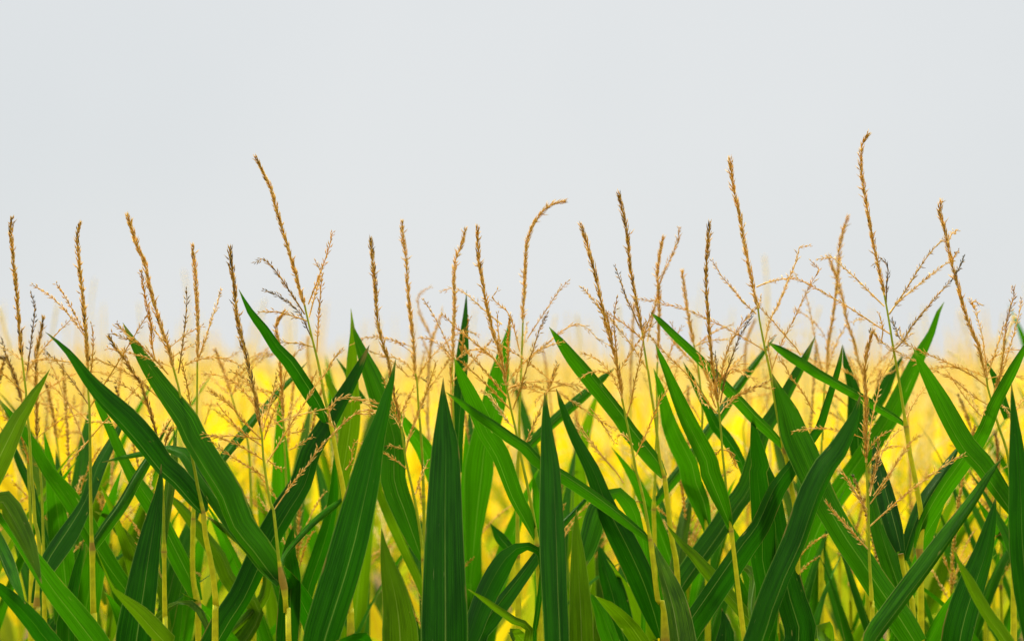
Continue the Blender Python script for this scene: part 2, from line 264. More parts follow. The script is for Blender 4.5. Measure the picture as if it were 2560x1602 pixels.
PLANTS = [
dict(label='corn plant whose slim upright tassel at the picture edge has a dark green side branch',at=(-.8051,4.1),thick=1.0,tone=0.75,stalk=[(-.0256,2.3158),(-.0224,2.2887),(-.0187,2.2566),(-.0191,2.246),(-.0173,2.2226),(-.0137,2.1939),(-.009,2.1065),(-.0069,2.0902),(-.0036,2.0379),(.0036,2.0019),(-.0009,1.8973),(0,1.8374)],spike=[(-.0426,-.0038,2.5501),(-.0439,-.0033,2.5279),(-.0392,-.0022,2.4737),(-.0344,-.0014,2.4269),(-.0309,-.0006,2.3751),(-.0261,0,2.3183)],branches=[([(-.0172,.036,2.4268),(-.0094,.0278,2.4004),(-.0113,.0186,2.368),(-.015,.0065,2.3183),(-.0187,0,2.2788)],0.35,0.95),([(.0644,-.0448,2.3806),(.0377,-.0301,2.3568),(.0119,-.0164,2.3302),(-.0149,-.0031,2.2945),(-.0191,0,2.2783)],0.3,0.1),([(-.0536,-.0447,2.2945),(-.046,-.0304,2.2856),(-.0366,-.0154,2.2748),(-.0218,0,2.2585)],0.3,0.5),([(-.0609,.0235,2.3341),(-.0428,.0149,2.3232),(-.0251,.0073,2.3124),(-.0039,0,2.2944)],0.25,0.1)],leaves=[([(.1163,.25,2.2408,0),(.1054,.2114,2.196,.0113),(.0877,.1707,2.1502,.0206),(.0772,.1448,2.1196,.026),(.0645,.1039,2.0671,.0263),(.0412,.0645,2.0171,.0384),(.0192,.0359,1.9782,.0381),(.001,.0108,1.9341,.023),(-.005,0,1.9021,.0122)],-0.1,0.25,0.2,0)]),
dict(label='corn plant with a drooping thick dark tassel beside the slim tassel at the picture edge',at=(-.8657,4.35),thick=1.05,tone=0.85,stalk=[(-.0145,2.237),(-.0107,2.2103),(-.0079,2.1722),(-.0019,2.0602),(.0019,1.9646),(0,1.8092)],spike=[(-.0605,.0235,2.319),(-.0482,.0198,2.3151),(-.0374,.014,2.2979),(-.0253,.0061,2.2693),(-.0145,0,2.237)],branches=[([(-.0425,-.0437,2.3488),(-.0399,-.0333,2.3301),(-.033,-.0213,2.3074),(-.0252,-.0085,2.2789),(-.0193,0,2.2503)],0.5,0.95),([(-.0613,.0275,2.2289),(-.0519,.0194,2.2137),(-.0345,.0091,2.1949),(-.0117,0,2.1722)],0.3,0.6),([(-.0087,-.0522,2.1832),(-.0056,-.0302,2.1599),(-.002,-.0102,2.1345),(.0017,0,2.1151)],0.4,0.6)],leaves=[([(-.0767,.1,2.1927,0),(-.0625,.0884,2.1735,.0078),(-.0462,.075,2.1507,.0126),(-.0302,.0588,2.1196,.0168),(-.009,.0403,2.0828,.0168),(.0061,.0223,2.0405,.0173),(.0238,.0048,1.9899,.0172),(.0305,0,1.9673,.0143)],0.2,0.4,0.2,0)]),
dict(label='corn plant with a short brown tassel standing behind a raised pale green leaf tip',at=(-.8312,4.3),thick=1.0,tone=0.8,stalk=[(-.0135,2.1756),(-.0117,2.1455),(-.0079,2.1172),(-.0038,2.0441),(0,1.8149)],spike=[(-.0018,-.0069,2.3863),(-.0058,-.0058,2.3619),(-.0126,-.0046,2.3318),(-.0148,-.0033,2.2961),(-.0141,-.0017,2.249),(-.0143,-.0007,2.2114),(-.0135,0,2.1756)],branches=[([(.1195,.0496,2.2827),(.1019,.041,2.2903),(.0807,.0319,2.2941),(.0559,.022,2.2923),(.0259,.0103,2.2772),(-.0098,0,2.2528)],0.4,0.35),([(.0062,-.0339,2.326),(.0164,-.0286,2.3073),(.0265,-.0224,2.283),(.0347,-.0164,2.2567),(.045,-.0113,2.2341),(.0537,-.0075,2.2153),(.0641,-.0027,2.1869),(.0712,0,2.1624)],0.3,0.1),([(-.0099,-.0375,2.2942),(.0053,-.0291,2.2793),(.0241,-.0199,2.2623),(.043,-.0105,2.2397),(.0641,-.0028,2.2189),(.0768,0,2.2076)],0.15,0.2)],leaves=[]),
dict(label='slender corn plant with thin mauve brown tassel branches low behind the crossing leaves',at=(-.8806,4.75),thick=1.0,tone=0.7,stalk=[(-.0151,2.1646),(-.011,2.1397),(-.0068,2.0981),(-.0021,1.9964),(0,1.7641)],spike=[(-.0312,-.0137,2.2666),(-.0257,-.0098,2.2438),(-.0204,-.0048,2.2105),(-.0169,-.0017,2.1855),(-.0151,0,2.1646)],branches=[([(-.0438,.0629,2.2387),(-.0394,.0396,2.2117),(-.0396,.019,2.185),(-.0422,0,2.1501)],0.5,0.8),([(.0132,.039,2.2411),(.0126,.0305,2.2245),(.0006,.0163,2.1976),(-.0099,.0056,2.1728),(-.0151,0,2.1522)],0.4,0.7),([(-.0186,.0297,2.2349),(-.0149,.0211,2.2225),(-.0167,.0085,2.2019),(-.0162,0,2.1813)],0.3,0.4)],leaves=[]),
dict(label='corn plant with a straight smooth tassel and one narrow rolled leaf slanting off its stalk',at=(-.6914,4),thick=1.0,tone=0.7,stalk=[(-.01,2.301),(-.0103,2.2701),(-.0077,2.235),(-.0068,2.1843),(-.006,2.13),(-.0062,2.1147),(-.0044,2.0268),(-.003,2.0004),(-.0026,1.9564),(-.0009,1.8825),(0,1.8487)],spike=[(-.0291,.0263,2.5373),(-.0323,.0236,2.519),(-.029,.0187,2.4825),(-.023,.0125,2.4339),(-.0172,.0069,2.3854),(-.0128,.0023,2.3371),(-.01,0,2.301)],branches=[([(.0076,-.0667,2.3697),(.0065,-.0466,2.3486),(.0006,-.0194,2.3154),(-.0068,0,2.2806)],0.25,0.5),([(-.0926,.0635,2.3265),(-.0739,.0492,2.314),(-.0529,.0311,2.2928),(-.0322,.0145,2.27),(-.0095,0,2.2403)],0.6,0.85),([(.0984,-.059,2.3896),(.0654,-.0362,2.3415),(.0404,-.0209,2.3051),(.0175,-.009,2.2719),(-.0068,0,2.235)],0.12,0.6),([(.0932,-.0249,2.2842),(.0805,-.0212,2.2737),(.0512,-.0125,2.244),(.0275,-.0065,2.2212),(.0057,-.0018,2.1983),(-.0068,0,2.1843)],0.1,0.4),([(-.0458,-.0257,2.1345),(-.0308,-.0128,2.155),(-.0068,0,2.1825)],0.4,0.4)],leaves=[([(.0938,.25,2.2129,0),(.0809,.204,2.1807,.0069),(.0663,.1535,2.1438,.0151),(.0514,.109,2.1103,.0179),(.0348,.0607,2.0697,.0187),(.0145,.0226,2.0347,.0191),(.0017,.0044,2.0122,.0164),(-.0015,0,2.002,.0092)],-0.25,0.7,0.1,1)]),
dict(label='corn plant whose leaning tassel sags behind two long crossing leaves',at=(-.5821,4.06),thick=1.0,tone=0.85,stalk=[(-.0146,2.1879),(-.0075,2.1339),(-.0035,2.0804),(-.0021,1.9921),(-.0008,1.8718),(0,1.8418)],spike=[(-.0895,-.0197,2.3494),(-.0811,-.0173,2.3352),(-.0674,-.0143,2.3175),(-.0504,-.0101,2.2892),(-.0401,-.0078,2.2732),(-.0299,-.0044,2.243),(-.0214,-.0018,2.2163),(-.0146,0,2.1879)],branches=[([(-.1325,.0339,2.316),(-.1231,.0311,2.3151),(-.0948,.0226,2.3052),(-.0704,.0156,2.2945),(-.048,.0093,2.2802),(-.0295,.0044,2.266),(-.0075,0,2.2465)],0.75,0.65),([(-.07,-.0692,2.3741),(-.0667,-.0408,2.3649),(-.0614,-.0188,2.3582),(-.0537,0,2.3496)],0.3,0.7),([(.0016,.0363,2.212),(-.0033,.0201,2.2016),(-.011,0,2.1825)],0.3,0.5),([(.0155,-.037,2.1994),(.0052,-.0142,2.1847),(-.0004,0,2.1701)],0.95,0.8)],leaves=[([(-.0085,.15,2.2082,0),(-.0014,.1192,2.1731,.0055),(-.0005,.0836,2.1305,.0205),(-.0019,.055,2.0937,.019),(-.0025,.0215,2.0443,.0134),(-.0021,0,1.9975,.0054)],-0.1,0.6,0,2),([(.0054,.1,2.2038,0),(.0067,.0712,2.1555,.0038),(.0053,.0328,2.084,.0049),(-.0008,0,1.9975,.0032)],0,0.3,0,2)]),
dict(label='corn plant with a heavy doubled golden tassel leaning above a long tubular leaf',at=(-.4876,3.97),thick=1.1,tone=0.55,stalk=[(-.0687,2.301),(-.0594,2.2668),(-.0524,2.2268),(-.042,2.1747),(-.0353,2.1428),(-.0275,2.101),(-.0196,2.0644),(-.0157,2.0251),(-.0052,1.9728),(.0013,1.91),(0,1.852)],spike=[(-.1418,-.0064,2.5468),(-.1359,-.0058,2.5277),(-.1265,-.0048,2.4991),(-.1159,-.004,2.4753),(-.1089,-.0031,2.4419),(-.0995,-.0021,2.4037),(-.0877,-.0011,2.3655),(-.0758,-.0004,2.3321),(-.0687,0,2.301)],branches=[([(-.111,-.0668,2.4537),(-.1097,-.0525,2.4307),(-.1062,-.0363,2.4028),(-.1027,-.0206,2.3723),(-.1025,-.0059,2.3368),(-.0986,0,2.3153)],0.95,0.5),([(-.1059,.0334,2.3661),(-.0903,.0168,2.3466),(-.0711,0,2.3177)],0.5,0.4),([(-.1604,-.0513,2.3556),(-.1402,-.0381,2.348),(-.1229,-.0277,2.3413),(-.1026,-.0135,2.3206),(-.0768,0,2.2894)],0.7,0.6),([(-.1666,.0284,2.3681),(-.1527,.0183,2.3609),(-.1389,.0082,2.3503),(-.122,0,2.3398)],0.3,0.5),([(-.0503,.023,2.4284),(-.0487,.0199,2.4139),(-.0511,.0109,2.3681),(-.057,.0021,2.313),(-.0603,0,2.2914)],0.4,0.85),([(-.0374,.0349,2.3408),(-.0538,.0133,2.3298),(-.0687,0,2.3189)],0.2,0.5)],leaves=[([(-.2591,-.1,2.3574,0),(-.2529,-.0972,2.3524,.0024),(-.2264,-.0842,2.3254,.0094),(-.1971,-.067,2.281,.0188),(-.1702,-.054,2.2484,.0274),(-.1381,-.0408,2.2155,.0335),(-.1057,-.0273,2.1756,.0345),(-.0812,-.0172,2.1406,.0311),(-.0587,-.0107,2.1198,.0308),(-.0335,-.0035,2.0881,.0282),(-.0208,-.0007,2.0709,.0209),(-.017,0,2.063,.0105)],-0.3,0.55,-0.25,0)]),
dict(label='corn plant with a thin golden tassel and spread side branch beside the doubled tassel',at=(-.5449,4.2),thick=1.0,tone=0.3,stalk=[(-.0019,2.3137),(-.0019,2.2758),(-.0028,2.2167),(-.0055,2.1337),(-.0083,2.0535),(-.0097,1.9428),(-.0014,1.8916),(0,1.826)],spike=[(-.0066,-.022,2.5073),(-.0045,-.0183,2.4823),(-.0026,-.0138,2.4497),(-.0009,-.0076,2.3995),(-.0003,-.0024,2.3491),(-.0019,0,2.3137)],branches=[([(.0318,.0559,2.4343),(.0271,.0423,2.4109),(.0208,.0308,2.3902),(.0106,.011,2.3492),(-.0006,0,2.3162)],0.6,0.3),([(-.0199,-.0614,2.3071),(-.0155,-.04,2.278),(-.0128,-.0191,2.2449),(-.0108,-.0068,2.2209),(-.0044,0,2.2024)],0.5,0.75),([(.0151,-.0374,2.3472),(.0067,-.0146,2.3273),(-.0025,0,2.309)],0.4,0.3),([(-.0143,.0473,2.2868),(-.0197,.0185,2.2721),(-.0246,0,2.2575)],0.3,0.5),([(.0057,.0441,2.2794),(.0008,.0167,2.2648),(-.0007,0,2.2502)],0.2,0.3)],leaves=[([(-.1777,-.05,2.2617,0),(-.1657,-.0455,2.2362,.0109),(-.1503,-.0399,2.2033,.0155),(-.1332,-.0331,2.1612,.0182),(-.1176,-.0276,2.1263,.0192),(-.0976,-.0221,2.0906,.0289),(-.0763,-.017,2.0572,.0317),(-.0525,-.0105,2.0072,.0331),(-.0284,-.0048,1.957,.0326),(-.0095,-.0013,1.918,.0277),(-.0008,0,1.8952,.0166)],0.1,0.3,-0.2,1),([(.1685,.25,2.3115,0),(.1443,.2151,2.2824,.0087),(.1221,.1848,2.2576,.0106),(.1053,.1612,2.2368,.0124),(.0853,.134,2.2125,.0148),(.069,.11,2.1885,.0166),(.0445,.0776,2.1556,.0178),(.0331,.0629,2.1393,.0168),(.0185,.0403,2.1098,.014),(-.003,.0123,2.0666,.0111),(-.0083,0,2.0341,.0083)],0,0.5,0.2,1),([(.0305,-.1,1.8373,0),(.0221,-.0762,1.865,.0095),(.009,-.0587,1.885,.0109),(-.0093,-.0442,1.8973,.0099),(-.0302,-.0322,1.8966,.0055),(-.0482,-.0214,1.8868,.011),(-.0694,-.0079,1.8661,.0166),(-.0789,0,1.8432,.0138)],0,0.3,0.9,2)]),
dict(label='corn plant with a dark slanting tassel and many fine branches over crossing broad leaves',at=(-.3603,3.9),thick=1.1,tone=0.85,stalk=[(-.0456,2.2042),(-.0431,2.1923),(-.0411,2.1584),(-.036,2.1199),(-.0296,2.0839),(-.0244,2.0711),(-.0141,1.9786),(-.0069,1.9452),(-.0039,1.9066),(0,1.8599)],spike=[(-.0951,.0035,2.4913),(-.0927,.0031,2.4655),(-.0879,.0026,2.4302),(-.0843,.002,2.3879),(-.076,.0014,2.348),(-.0666,.001,2.3127),(-.0602,.0007,2.2845),(-.0533,.0003,2.2503),(-.0482,.0001,2.2196),(-.0456,0,2.2042)],branches=[([(-.1221,-.0504,2.2644),(-.0926,-.0291,2.2422),(-.0739,-.0144,2.2182),(-.0579,-.0046,2.1992),(-.0448,0,2.1872)],0.6,0.55),([(-.0214,.041,2.274),(-.0288,.0284,2.2568),(-.0369,.0068,2.2195),(-.0417,0,2.2008)],0.5,0.4),([(-.0078,-.0471,2.2543),(-.0198,-.0279,2.232),(-.0319,-.0096,2.2062),(-.0397,0,2.1854)],0.4,0.4),([(-.1321,-.0252,2.1947),(-.1125,-.0187,2.1894),(-.0895,-.0115,2.1807),(-.0664,-.005,2.1685),(-.0417,0,2.153)],0.6,0.6),([(-.1199,-.0412,2.1833),(-.098,-.0265,2.1642),(-.0772,-.0152,2.1502),(-.0528,-.0045,2.1344),(-.0371,0,2.124)],0.5,0.55),([(.0808,.0594,2.3284),(.0708,.0545,2.3189),(.0576,.0451,2.2947),(.0394,.0353,2.2705),(.0247,.0262,2.2448),(.0083,.0175,2.2192),(-.0098,.0089,2.1903),(-.0196,.0043,2.1716),(-.0354,0,2.1479)],0.65,0.45),([(.1416,.026,2.2362),(.1262,.0241,2.2414),(.1109,.0222,2.25),(.0939,.0202,2.2535),(.0751,.0181,2.2484),(.0667,.0166,2.2364),(.0633,.0153,2.2244),(.0686,.0136,2.209),(.0773,.0125,2.2005),(.0569,.0097,2.18),(.0417,.0075,2.1613),(.0316,.0059,2.1454),(.0062,.0028,2.1146),(-.0239,0,2.0711)],0.8,0.3),([(.1437,-.0423,2.2323),(.119,-.026,2.232),(.1013,-.014,2.2216),(.087,-.0049,2.2095),(.0765,0,2.1991)],0.8,0.35),([(.1448,-.0612,2.2293),(.1294,-.0284,2.227),(.1106,0,2.2264)],0.5,0.4),([(-.1098,-.0266,2.2405),(-.094,-.0174,2.22),(-.0778,-.0097,2.2011),(-.0614,-.004,2.1873),(-.0431,0,2.1752)],0.3,0.4),([(-.0442,.0277,2.2362),(-.0444,.0132,2.2193),(-.0422,0,2.1974)],0.4,0.2),([(-.1327,-.0204,2.1894),(-.1031,-.012,2.1909),(-.0749,-.0053,2.1907),(-.0431,0,2.1854)],0.3,0.5),([(.0342,.0359,2.1878),(.0141,.0098,2.1749),(.0013,0,2.1684)],0.4,0.5),([(-.0172,.0692,2.133),(-.0267,.0247,2.1435),(-.0345,0,2.153)],0.3,0.4)],leaves=[([(-.2837,.1,2.3751,0),(-.2704,.0935,2.3523,.0096),(-.2478,.083,2.3155,.0209),(-.2237,.073,2.2807,.0287),(-.198,.0634,2.2478,.0356),(-.1724,.0541,2.215,.0415),(-.1597,.0479,2.1892,.0429),(-.1256,.0348,2.1364,.0441),(-.0985,.0252,2.0955,.0455),(-.0805,.0164,2.0497,.0431),(-.0504,.0087,2.0124,.0404),(-.0293,.0038,1.9835,.0369),(-.0153,.001,1.9615,.0257),(-.0087,0,1.9487,.012)],-0.28,0.3,0.15,1),([(-.3436,.25,2.1384,0),(-.3066,.2244,2.147,.0071),(-.2642,.1955,2.1554,.0103),(-.2165,.1638,2.1646,.0134),(-.19,.1461,2.1585,.0227),(-.1595,.1164,2.1251,.0304),(-.1234,.0811,2.0821,.0328),(-.0912,.0511,2.0421,.0338),(-.0571,.025,2.005,.0336),(-.0384,.0113,1.9802,.0283),(-.0141,0,1.9529,.0154)],0,0.3,-0.2,1),([(.0636,.4,2.0731,0),(.0523,.3411,2.0622,.0123),(.0251,.2123,2.0397,.0119),(.0026,.1004,2.0138,.01),(-.0119,.0312,1.9915,.0078),(-.0116,0,1.9709,.0064)],0.1,0.8,0,1)]),
dict(label='corn plant with a soft golden tassel and forked pale branches behind the dark slanting tassel',at=(-.4914,4.6),thick=1.0,tone=0.3,stalk=[(-.0427,2.2495),(-.0326,2.2152),(-.0165,2.181),(-.0085,2.1347),(-.004,2.006),(0,1.781)],spike=[(-.0715,-.0033,2.332),(-.0626,-.0022,2.3099),(-.0527,-.001,2.2817),(-.0427,0,2.2495)],branches=[([(.0311,-.0334,2.3378),(.0057,-.0199,2.3179),(-.0155,-.0093,2.2978),(-.0447,0,2.2756)],0.3,0.3),([(-.0241,-.0224,2.3319),(-.0522,-.005,2.3159),(-.0628,0,2.3059)],0.2,0.1),([(-.017,.041,2.2815),(-.0288,.0195,2.2675),(-.0427,0,2.2475)],0.5,0.4),([(-.1015,.0668,2.2896),(-.0725,.0293,2.2714),(-.0447,0,2.2475)],0.5,0.4),([(-.0883,-.0376,2.2319),(-.0673,-.0129,2.2295),(-.0528,0,2.2394)],0.2,0.3),([(-.0682,-.0386,2.2199),(-.0502,-.0216,2.2036),(-.0319,-.0067,2.1852),(-.0185,0,2.1729)],0.4,0.6),([(-.0761,-.0549,2.26),(-.0596,-.0267,2.2458),(-.0367,0,2.2253)],0.4,0.4),([(-.0764,-.037,2.2339),(-.0931,0,2.1931)],0.2,0.3)],leaves=[]),
dict(label='corn plant with a curled-over short tassel rising behind a thick rolled leaf',at=(-.3986,4.3),thick=1.0,tone=0.55,stalk=[(-.0084,2.2113),(-.0075,2.1925),(-.0056,2.1549),(-.0037,2.1172),(-.0028,2.0958),(-.0014,2.0164),(0,1.8147)],spike=[(-.006,-.0157,2.3974),(-.0165,-.014,2.3843),(-.0204,-.0124,2.3693),(-.0168,-.0106,2.3524),(-.0141,-.009,2.3355),(-.0126,-.0053,2.2942),(-.0104,-.0024,2.2565),(-.0084,0,2.2113)],branches=[([(.0313,-.0461,2.338),(.0154,-.0342,2.3241),(.0031,-.0225,2.3054),(-.0057,-.009,2.2773),(-.0107,0,2.249)],0.7,0.4),([(.0186,.0357,2.2486),(.0069,.0178,2.2299),(-.0075,0,2.2019)],0.4,0.4),([(-.0878,.0364,2.26),(-.0637,.0238,2.243),(-.0437,.0136,2.2262),(-.0279,.0062,2.2112),(-.0094,0,2.1925)],0.45,0.5),([(-.0177,-.0211,2.2867),(-.022,-.015,2.2717),(-.0264,-.0083,2.2529),(-.0348,0,2.2208)],0.35,0.8),([(.0312,-.0451,2.2011),(.0256,-.0229,2.1893),(.0066,0,2.185)],0.3,0.6)],leaves=[]),
dict(label='tall corn plant with a long leaning tassel and dark side branches at its foot',at=(-.2721,4.08),thick=1.0,tone=0.6,stalk=[(-.0777,2.4053),(-.074,2.3882),(-.0654,2.3513),(-.0568,2.3169),(-.0534,2.3016),(-.0445,2.2516),(-.0391,2.2302),(-.032,2.198),(-.024,2.1534),(-.0215,2.1385),(-.0134,2.1008),(-.0067,2.0309),(-.0013,1.8965),(0,1.8395)],spike=[(-.1581,-.0059,2.6517),(-.1484,-.0052,2.6309),(-.1362,-.0045,2.6064),(-.1277,-.0036,2.577),(-.1179,-.0027,2.5427),(-.107,-.0018,2.506),(-.096,-.001,2.4692),(-.0862,-.0003,2.4324),(-.0777,0,2.4053)],branches=[([(-.1538,-.0583,2.4765),(-.1447,-.052,2.4816),(-.1312,-.0422,2.4723),(-.1155,-.0277,2.451),(-.0975,-.0118,2.4222),(-.0777,0,2.3906)],0.75,0.8),([(-.1483,.0299,2.4321),(-.1304,.0241,2.4257),(-.1074,.0165,2.4119),(-.0871,.0093,2.3933),(-.0768,.0043,2.3735),(-.0654,0,2.3489)],0.75,0.95),([(-.0263,-.0633,2.5246),(-.0308,-.0521,2.5083),(-.0392,-.0369,2.4847),(-.0529,-.0176,2.4514),(-.0715,0,2.4078)],0.55,0.35),([(-.0611,.0232,2.4801),(-.0534,.0189,2.4675),(-.0542,.014,2.4501),(-.0622,.0057,2.4178),(-.0703,0,2.3857)],0.55,0.35),([(-.0446,-.0461,2.4552),(-.0479,-.0351,2.4312),(-.0513,-.022,2.3999),(-.055,-.0074,2.3586),(-.0573,0,2.3267)],0.6,0.35),([(-.1498,-.0266,2.3937),(-.1287,-.0176,2.3951),(-.1051,-.0085,2.3904),(-.074,0,2.3796)],0.35,0.5),([(-.1223,.0288,2.3484),(-.1127,.0224,2.3429),(-.0938,.0124,2.3428),(-.0624,0,2.3356)],0.45,0.6),([(.0228,-.0205,2.1736),(.0083,-.0148,2.1753),(.0026,-.0099,2.1626),(.0022,-.0042,2.1446),(-.0088,0,2.1284)],0.4,0.5),([(-.0536,-.0424,2.2936),(-.0628,-.0167,2.282),(-.0677,0,2.2695)],0.4,0.5)],leaves=[([(-.1777,-.1,2.4297,0),(-.1609,-.0797,2.3927,.0109),(-.1399,-.0626,2.3632,.0162),(-.1204,-.0464,2.3316,.0198),(-.1003,-.034,2.3087,.0244),(-.0786,-.0189,2.2732,.027),(-.0599,-.008,2.2428,.0267),(-.0479,-.0021,2.2213,.0196),(-.0427,0,2.2087,.0089)],0.15,0.5,-0.2,0),([(-.1059,-.1,1.9791,0),(-.09,-.0621,1.9372,.0247),(-.075,-.0318,1.8988,.0374),(-.0641,-.013,1.8701,.0358),(-.0579,0,1.8397,.0359)],0,0.3,0.1,0)]),
dict(label='blurred corn plant with a plain golden tassel behind the tall leaning tassel',at=(-.3902,5.35),thick=1.0,tone=0.2,stalk=[(-.0542,2.274),(-.0506,2.2131),(-.046,2.1429),(0,1.6962)],spike=[(-.0627,.0184,2.3656),(-.0633,.0109,2.335),(-.0592,.004,2.3021),(-.0542,0,2.274)],branches=[],leaves=[]),
dict(label='corn plant with a bristly brown tassel bowing over a leaf with a bright white midrib',at=(-.1514,4.2),thick=1.15,tone=0.75,stalk=[(-.0439,2.2042),(-.0403,2.1895),(-.0329,2.1399),(-.0304,2.1282),(-.0138,2.0507),(-.0028,1.9677),(0,1.826)],spike=[(-.0938,.004,2.5199),(-.0912,.0036,2.4921),(-.0874,.0029,2.4515),(-.0849,.0024,2.4161),(-.0823,.0019,2.3807),(-.0734,.0014,2.3427),(-.0633,.001,2.3124),(-.0587,.0007,2.2833),(-.0532,.0004,2.2539),(-.0458,.0001,2.2226),(-.0439,0,2.2042)],branches=[([(-.1,.0469,2.3296),(-.0749,.0296,2.322),(-.052,.0136,2.3072),(-.0274,0,2.2851)],0.5,0.7),([(-.0705,-.0271,2.154),(-.0493,-.01,2.1396),(-.0318,0,2.1254)],0.7,0.35),([(-.0749,.0549,2.1638),(-.0567,.0269,2.1633),(-.0332,0,2.1586)],0.4,0.5),([(-.0299,.0587,2.2532),(-.0375,.0194,2.2222),(-.0403,0,2.1987)],0.4,0.3),([(-.0025,.0315,2.244),(-.0146,.0184,2.2136),(-.0279,.0056,2.1778),(-.0338,0,2.1531)],0.55,0.6),([(-.066,.0349,2.2201),(-.054,.0187,2.213),(-.0421,0,2.195)],0.4,0.4),([(.0026,.0433,2.1348),(-.0063,.0198,2.1107),(-.0166,0,2.0811)],0.5,0.5)],leaves=[([(-.1342,.1,2.3827,0),(-.1193,.0869,2.3392,.0169),(-.0997,.0733,2.2942,.0337),(-.0842,.0625,2.2569,.042),(-.0725,.0528,2.2216,.0447),(-.057,.0407,2.1754,.0446),(-.0565,.0245,2.1049,.0459),(-.0394,.0138,2.0554,.043),(-.0195,.0043,2.0034,.0305),(-.0055,0,1.9677,.0111)],0.05,0.2,0.1,1),([(-.1385,.15,2.4071,0),(-.1355,.1567,2.3627,.0105),(-.1375,.1634,2.317,.0191),(-.138,.1702,2.2673,.0249),(-.1404,.1778,2.2097,.0355),(-.1485,.1848,2.152,.0374),(-.1603,.192,2.0856,.026),(-.1635,.1963,2.0391,.0232),(-.158,.2,1.9809,.0145)],0,0.3,-0.2,2),([(-.0802,.05,2.1261,0),(-.0841,.07,2.0859,.0141),(-.063,.0985,2.0279,.0212),(-.0414,.1217,1.9751,.0185),(-.0166,.1421,1.9193,.0172),(-.0054,.15,1.8842,.0115)],0.3,0.4,0.2,2),([(-.1614,.05,2.1513,0),(-.1635,.0789,2.0855,.0169),(-.1737,.1012,2.0305,.0227),(-.1924,.1229,1.9722,.0299),(-.2139,.1412,1.9136,.0272),(-.2232,.15,1.8698,.0229)],0.1,0.3,0.1,0),([(-.1761,.3,2.3195,0),(-.1584,.3,2.2939,.0079),(-.1446,.3,2.2663,.0138),(-.1249,.3,2.2368,.0158)],0,0.3,0,0),([(-.1997,.3,2.2978,0),(-.1879,.3,2.2703,.0138),(-.1761,.3,2.2466,.0167),(-.1643,.3,2.223,.0158)],0,0.3,0,2)]),
dict(label='corn plant with an upright bristly golden tassel and one long branch reaching across its neighbour',at=(-.1536,4.3),thick=1.1,tone=0.5,stalk=[(-.0182,2.2904),(-.0154,2.2772),(-.0125,2.2302),(-.0078,2.1737),(-.005,2.1266),(-.0042,2.1014),(0,1.8147)],spike=[(-.0417,.0024,2.5561),(-.0404,.0021,2.5302),(-.0352,.0017,2.4965),(-.0326,.0013,2.4603),(-.0299,.0009,2.4188),(-.0248,.0005,2.3748),(-.0209,.0002,2.336),(-.021,.0001,2.3149),(-.0182,0,2.2904)],branches=[([(.0912,.0517,2.3598),(.0817,.0472,2.3645),(.0553,.0364,2.3625),(.0273,.0224,2.3377),(.0086,.0135,2.3187),(-.008,.005,2.2942),(-.0163,0,2.2697)],0.45,0.45),([(-.0342,.0436,2.2865),(-.0217,.0172,2.2847),(-.0154,0,2.2754)],0.4,0.5),([(-.0021,.0499,2.2789),(-.0159,.0124,2.2847),(-.0229,0,2.2885)],0.3,0.7),([(.0421,.0333,2.3188),(.0272,.0258,2.2941),(.0141,.0202,2.2752),(-.0027,.013,2.2488),(-.0193,.0046,2.2094),(-.0286,0,2.1756)],0.6,0.55),([(.0204,-.0607,2.311),(.0143,-.0436,2.2905),(-.0017,-.0134,2.2492),(-.0116,0,2.2208)],0.4,0.5)],leaves=[([(-.0514,.1,2.2244,0),(-.0366,.1596,2.1881,.0206),(-.0123,.2198,2.1508,.0328),(.0011,.2646,2.1133,.0331),(.015,.3,2.0694,.0303)],0,0.3,0,1)]),
dict(label='soft golden corn tassel tangle with pale curling branches between two upright tassels',at=(-.1646,4.9),thick=1.0,tone=0.15,stalk=[(-.0032,2.1453),(-.0021,2.1132),(0,2.0891)],spike=[(.0032,-.0002,2.3642),(-.0021,-.0002,2.3277),(-.0054,-.0001,2.2633),(-.0064,0,2.199),(-.0032,0,2.1453)],branches=[([(0,-.0499,2.4617),(-.0224,-.0368,2.449),(-.0256,-.0297,2.4346),(-.0202,-.0178,2.4084),(-.003,-.0036,2.3734),(.0021,0,2.3577)],0.5,0.15),([(.0228,-.0458,2.4082),(.0135,-.0188,2.3853),(.0032,0,2.362)],0.6,0.2),([(.0217,.0578,2.422),(.022,.0491,2.4129),(.0191,.0451,2.4098),(.011,.0207,2.3826),(.0032,0,2.3491)],0.4,0.1),([(-.0218,-.0476,2.4081),(-.0101,-.0179,2.3853),(0,0,2.3642)],0.5,0.2),([(-.0176,-.0442,2.3614),(-.0079,-.0182,2.3404),(-.0021,0,2.317)],0.3,0.1),([(-.0452,.0546,2.2347),(-.0378,.0327,2.2091),(-.0305,.0114,2.1794),(-.0236,0,2.1561)],0.3,0.3),([(.0098,.0293,2.2761),(.0146,.0138,2.2632),(.0172,0,2.2462)],0.2,0.3),([(-.0099,-.0226,2.3382),(-.0212,-.0068,2.2934),(-.0279,0,2.2633)],0.4,0.3)],leaves=[]),
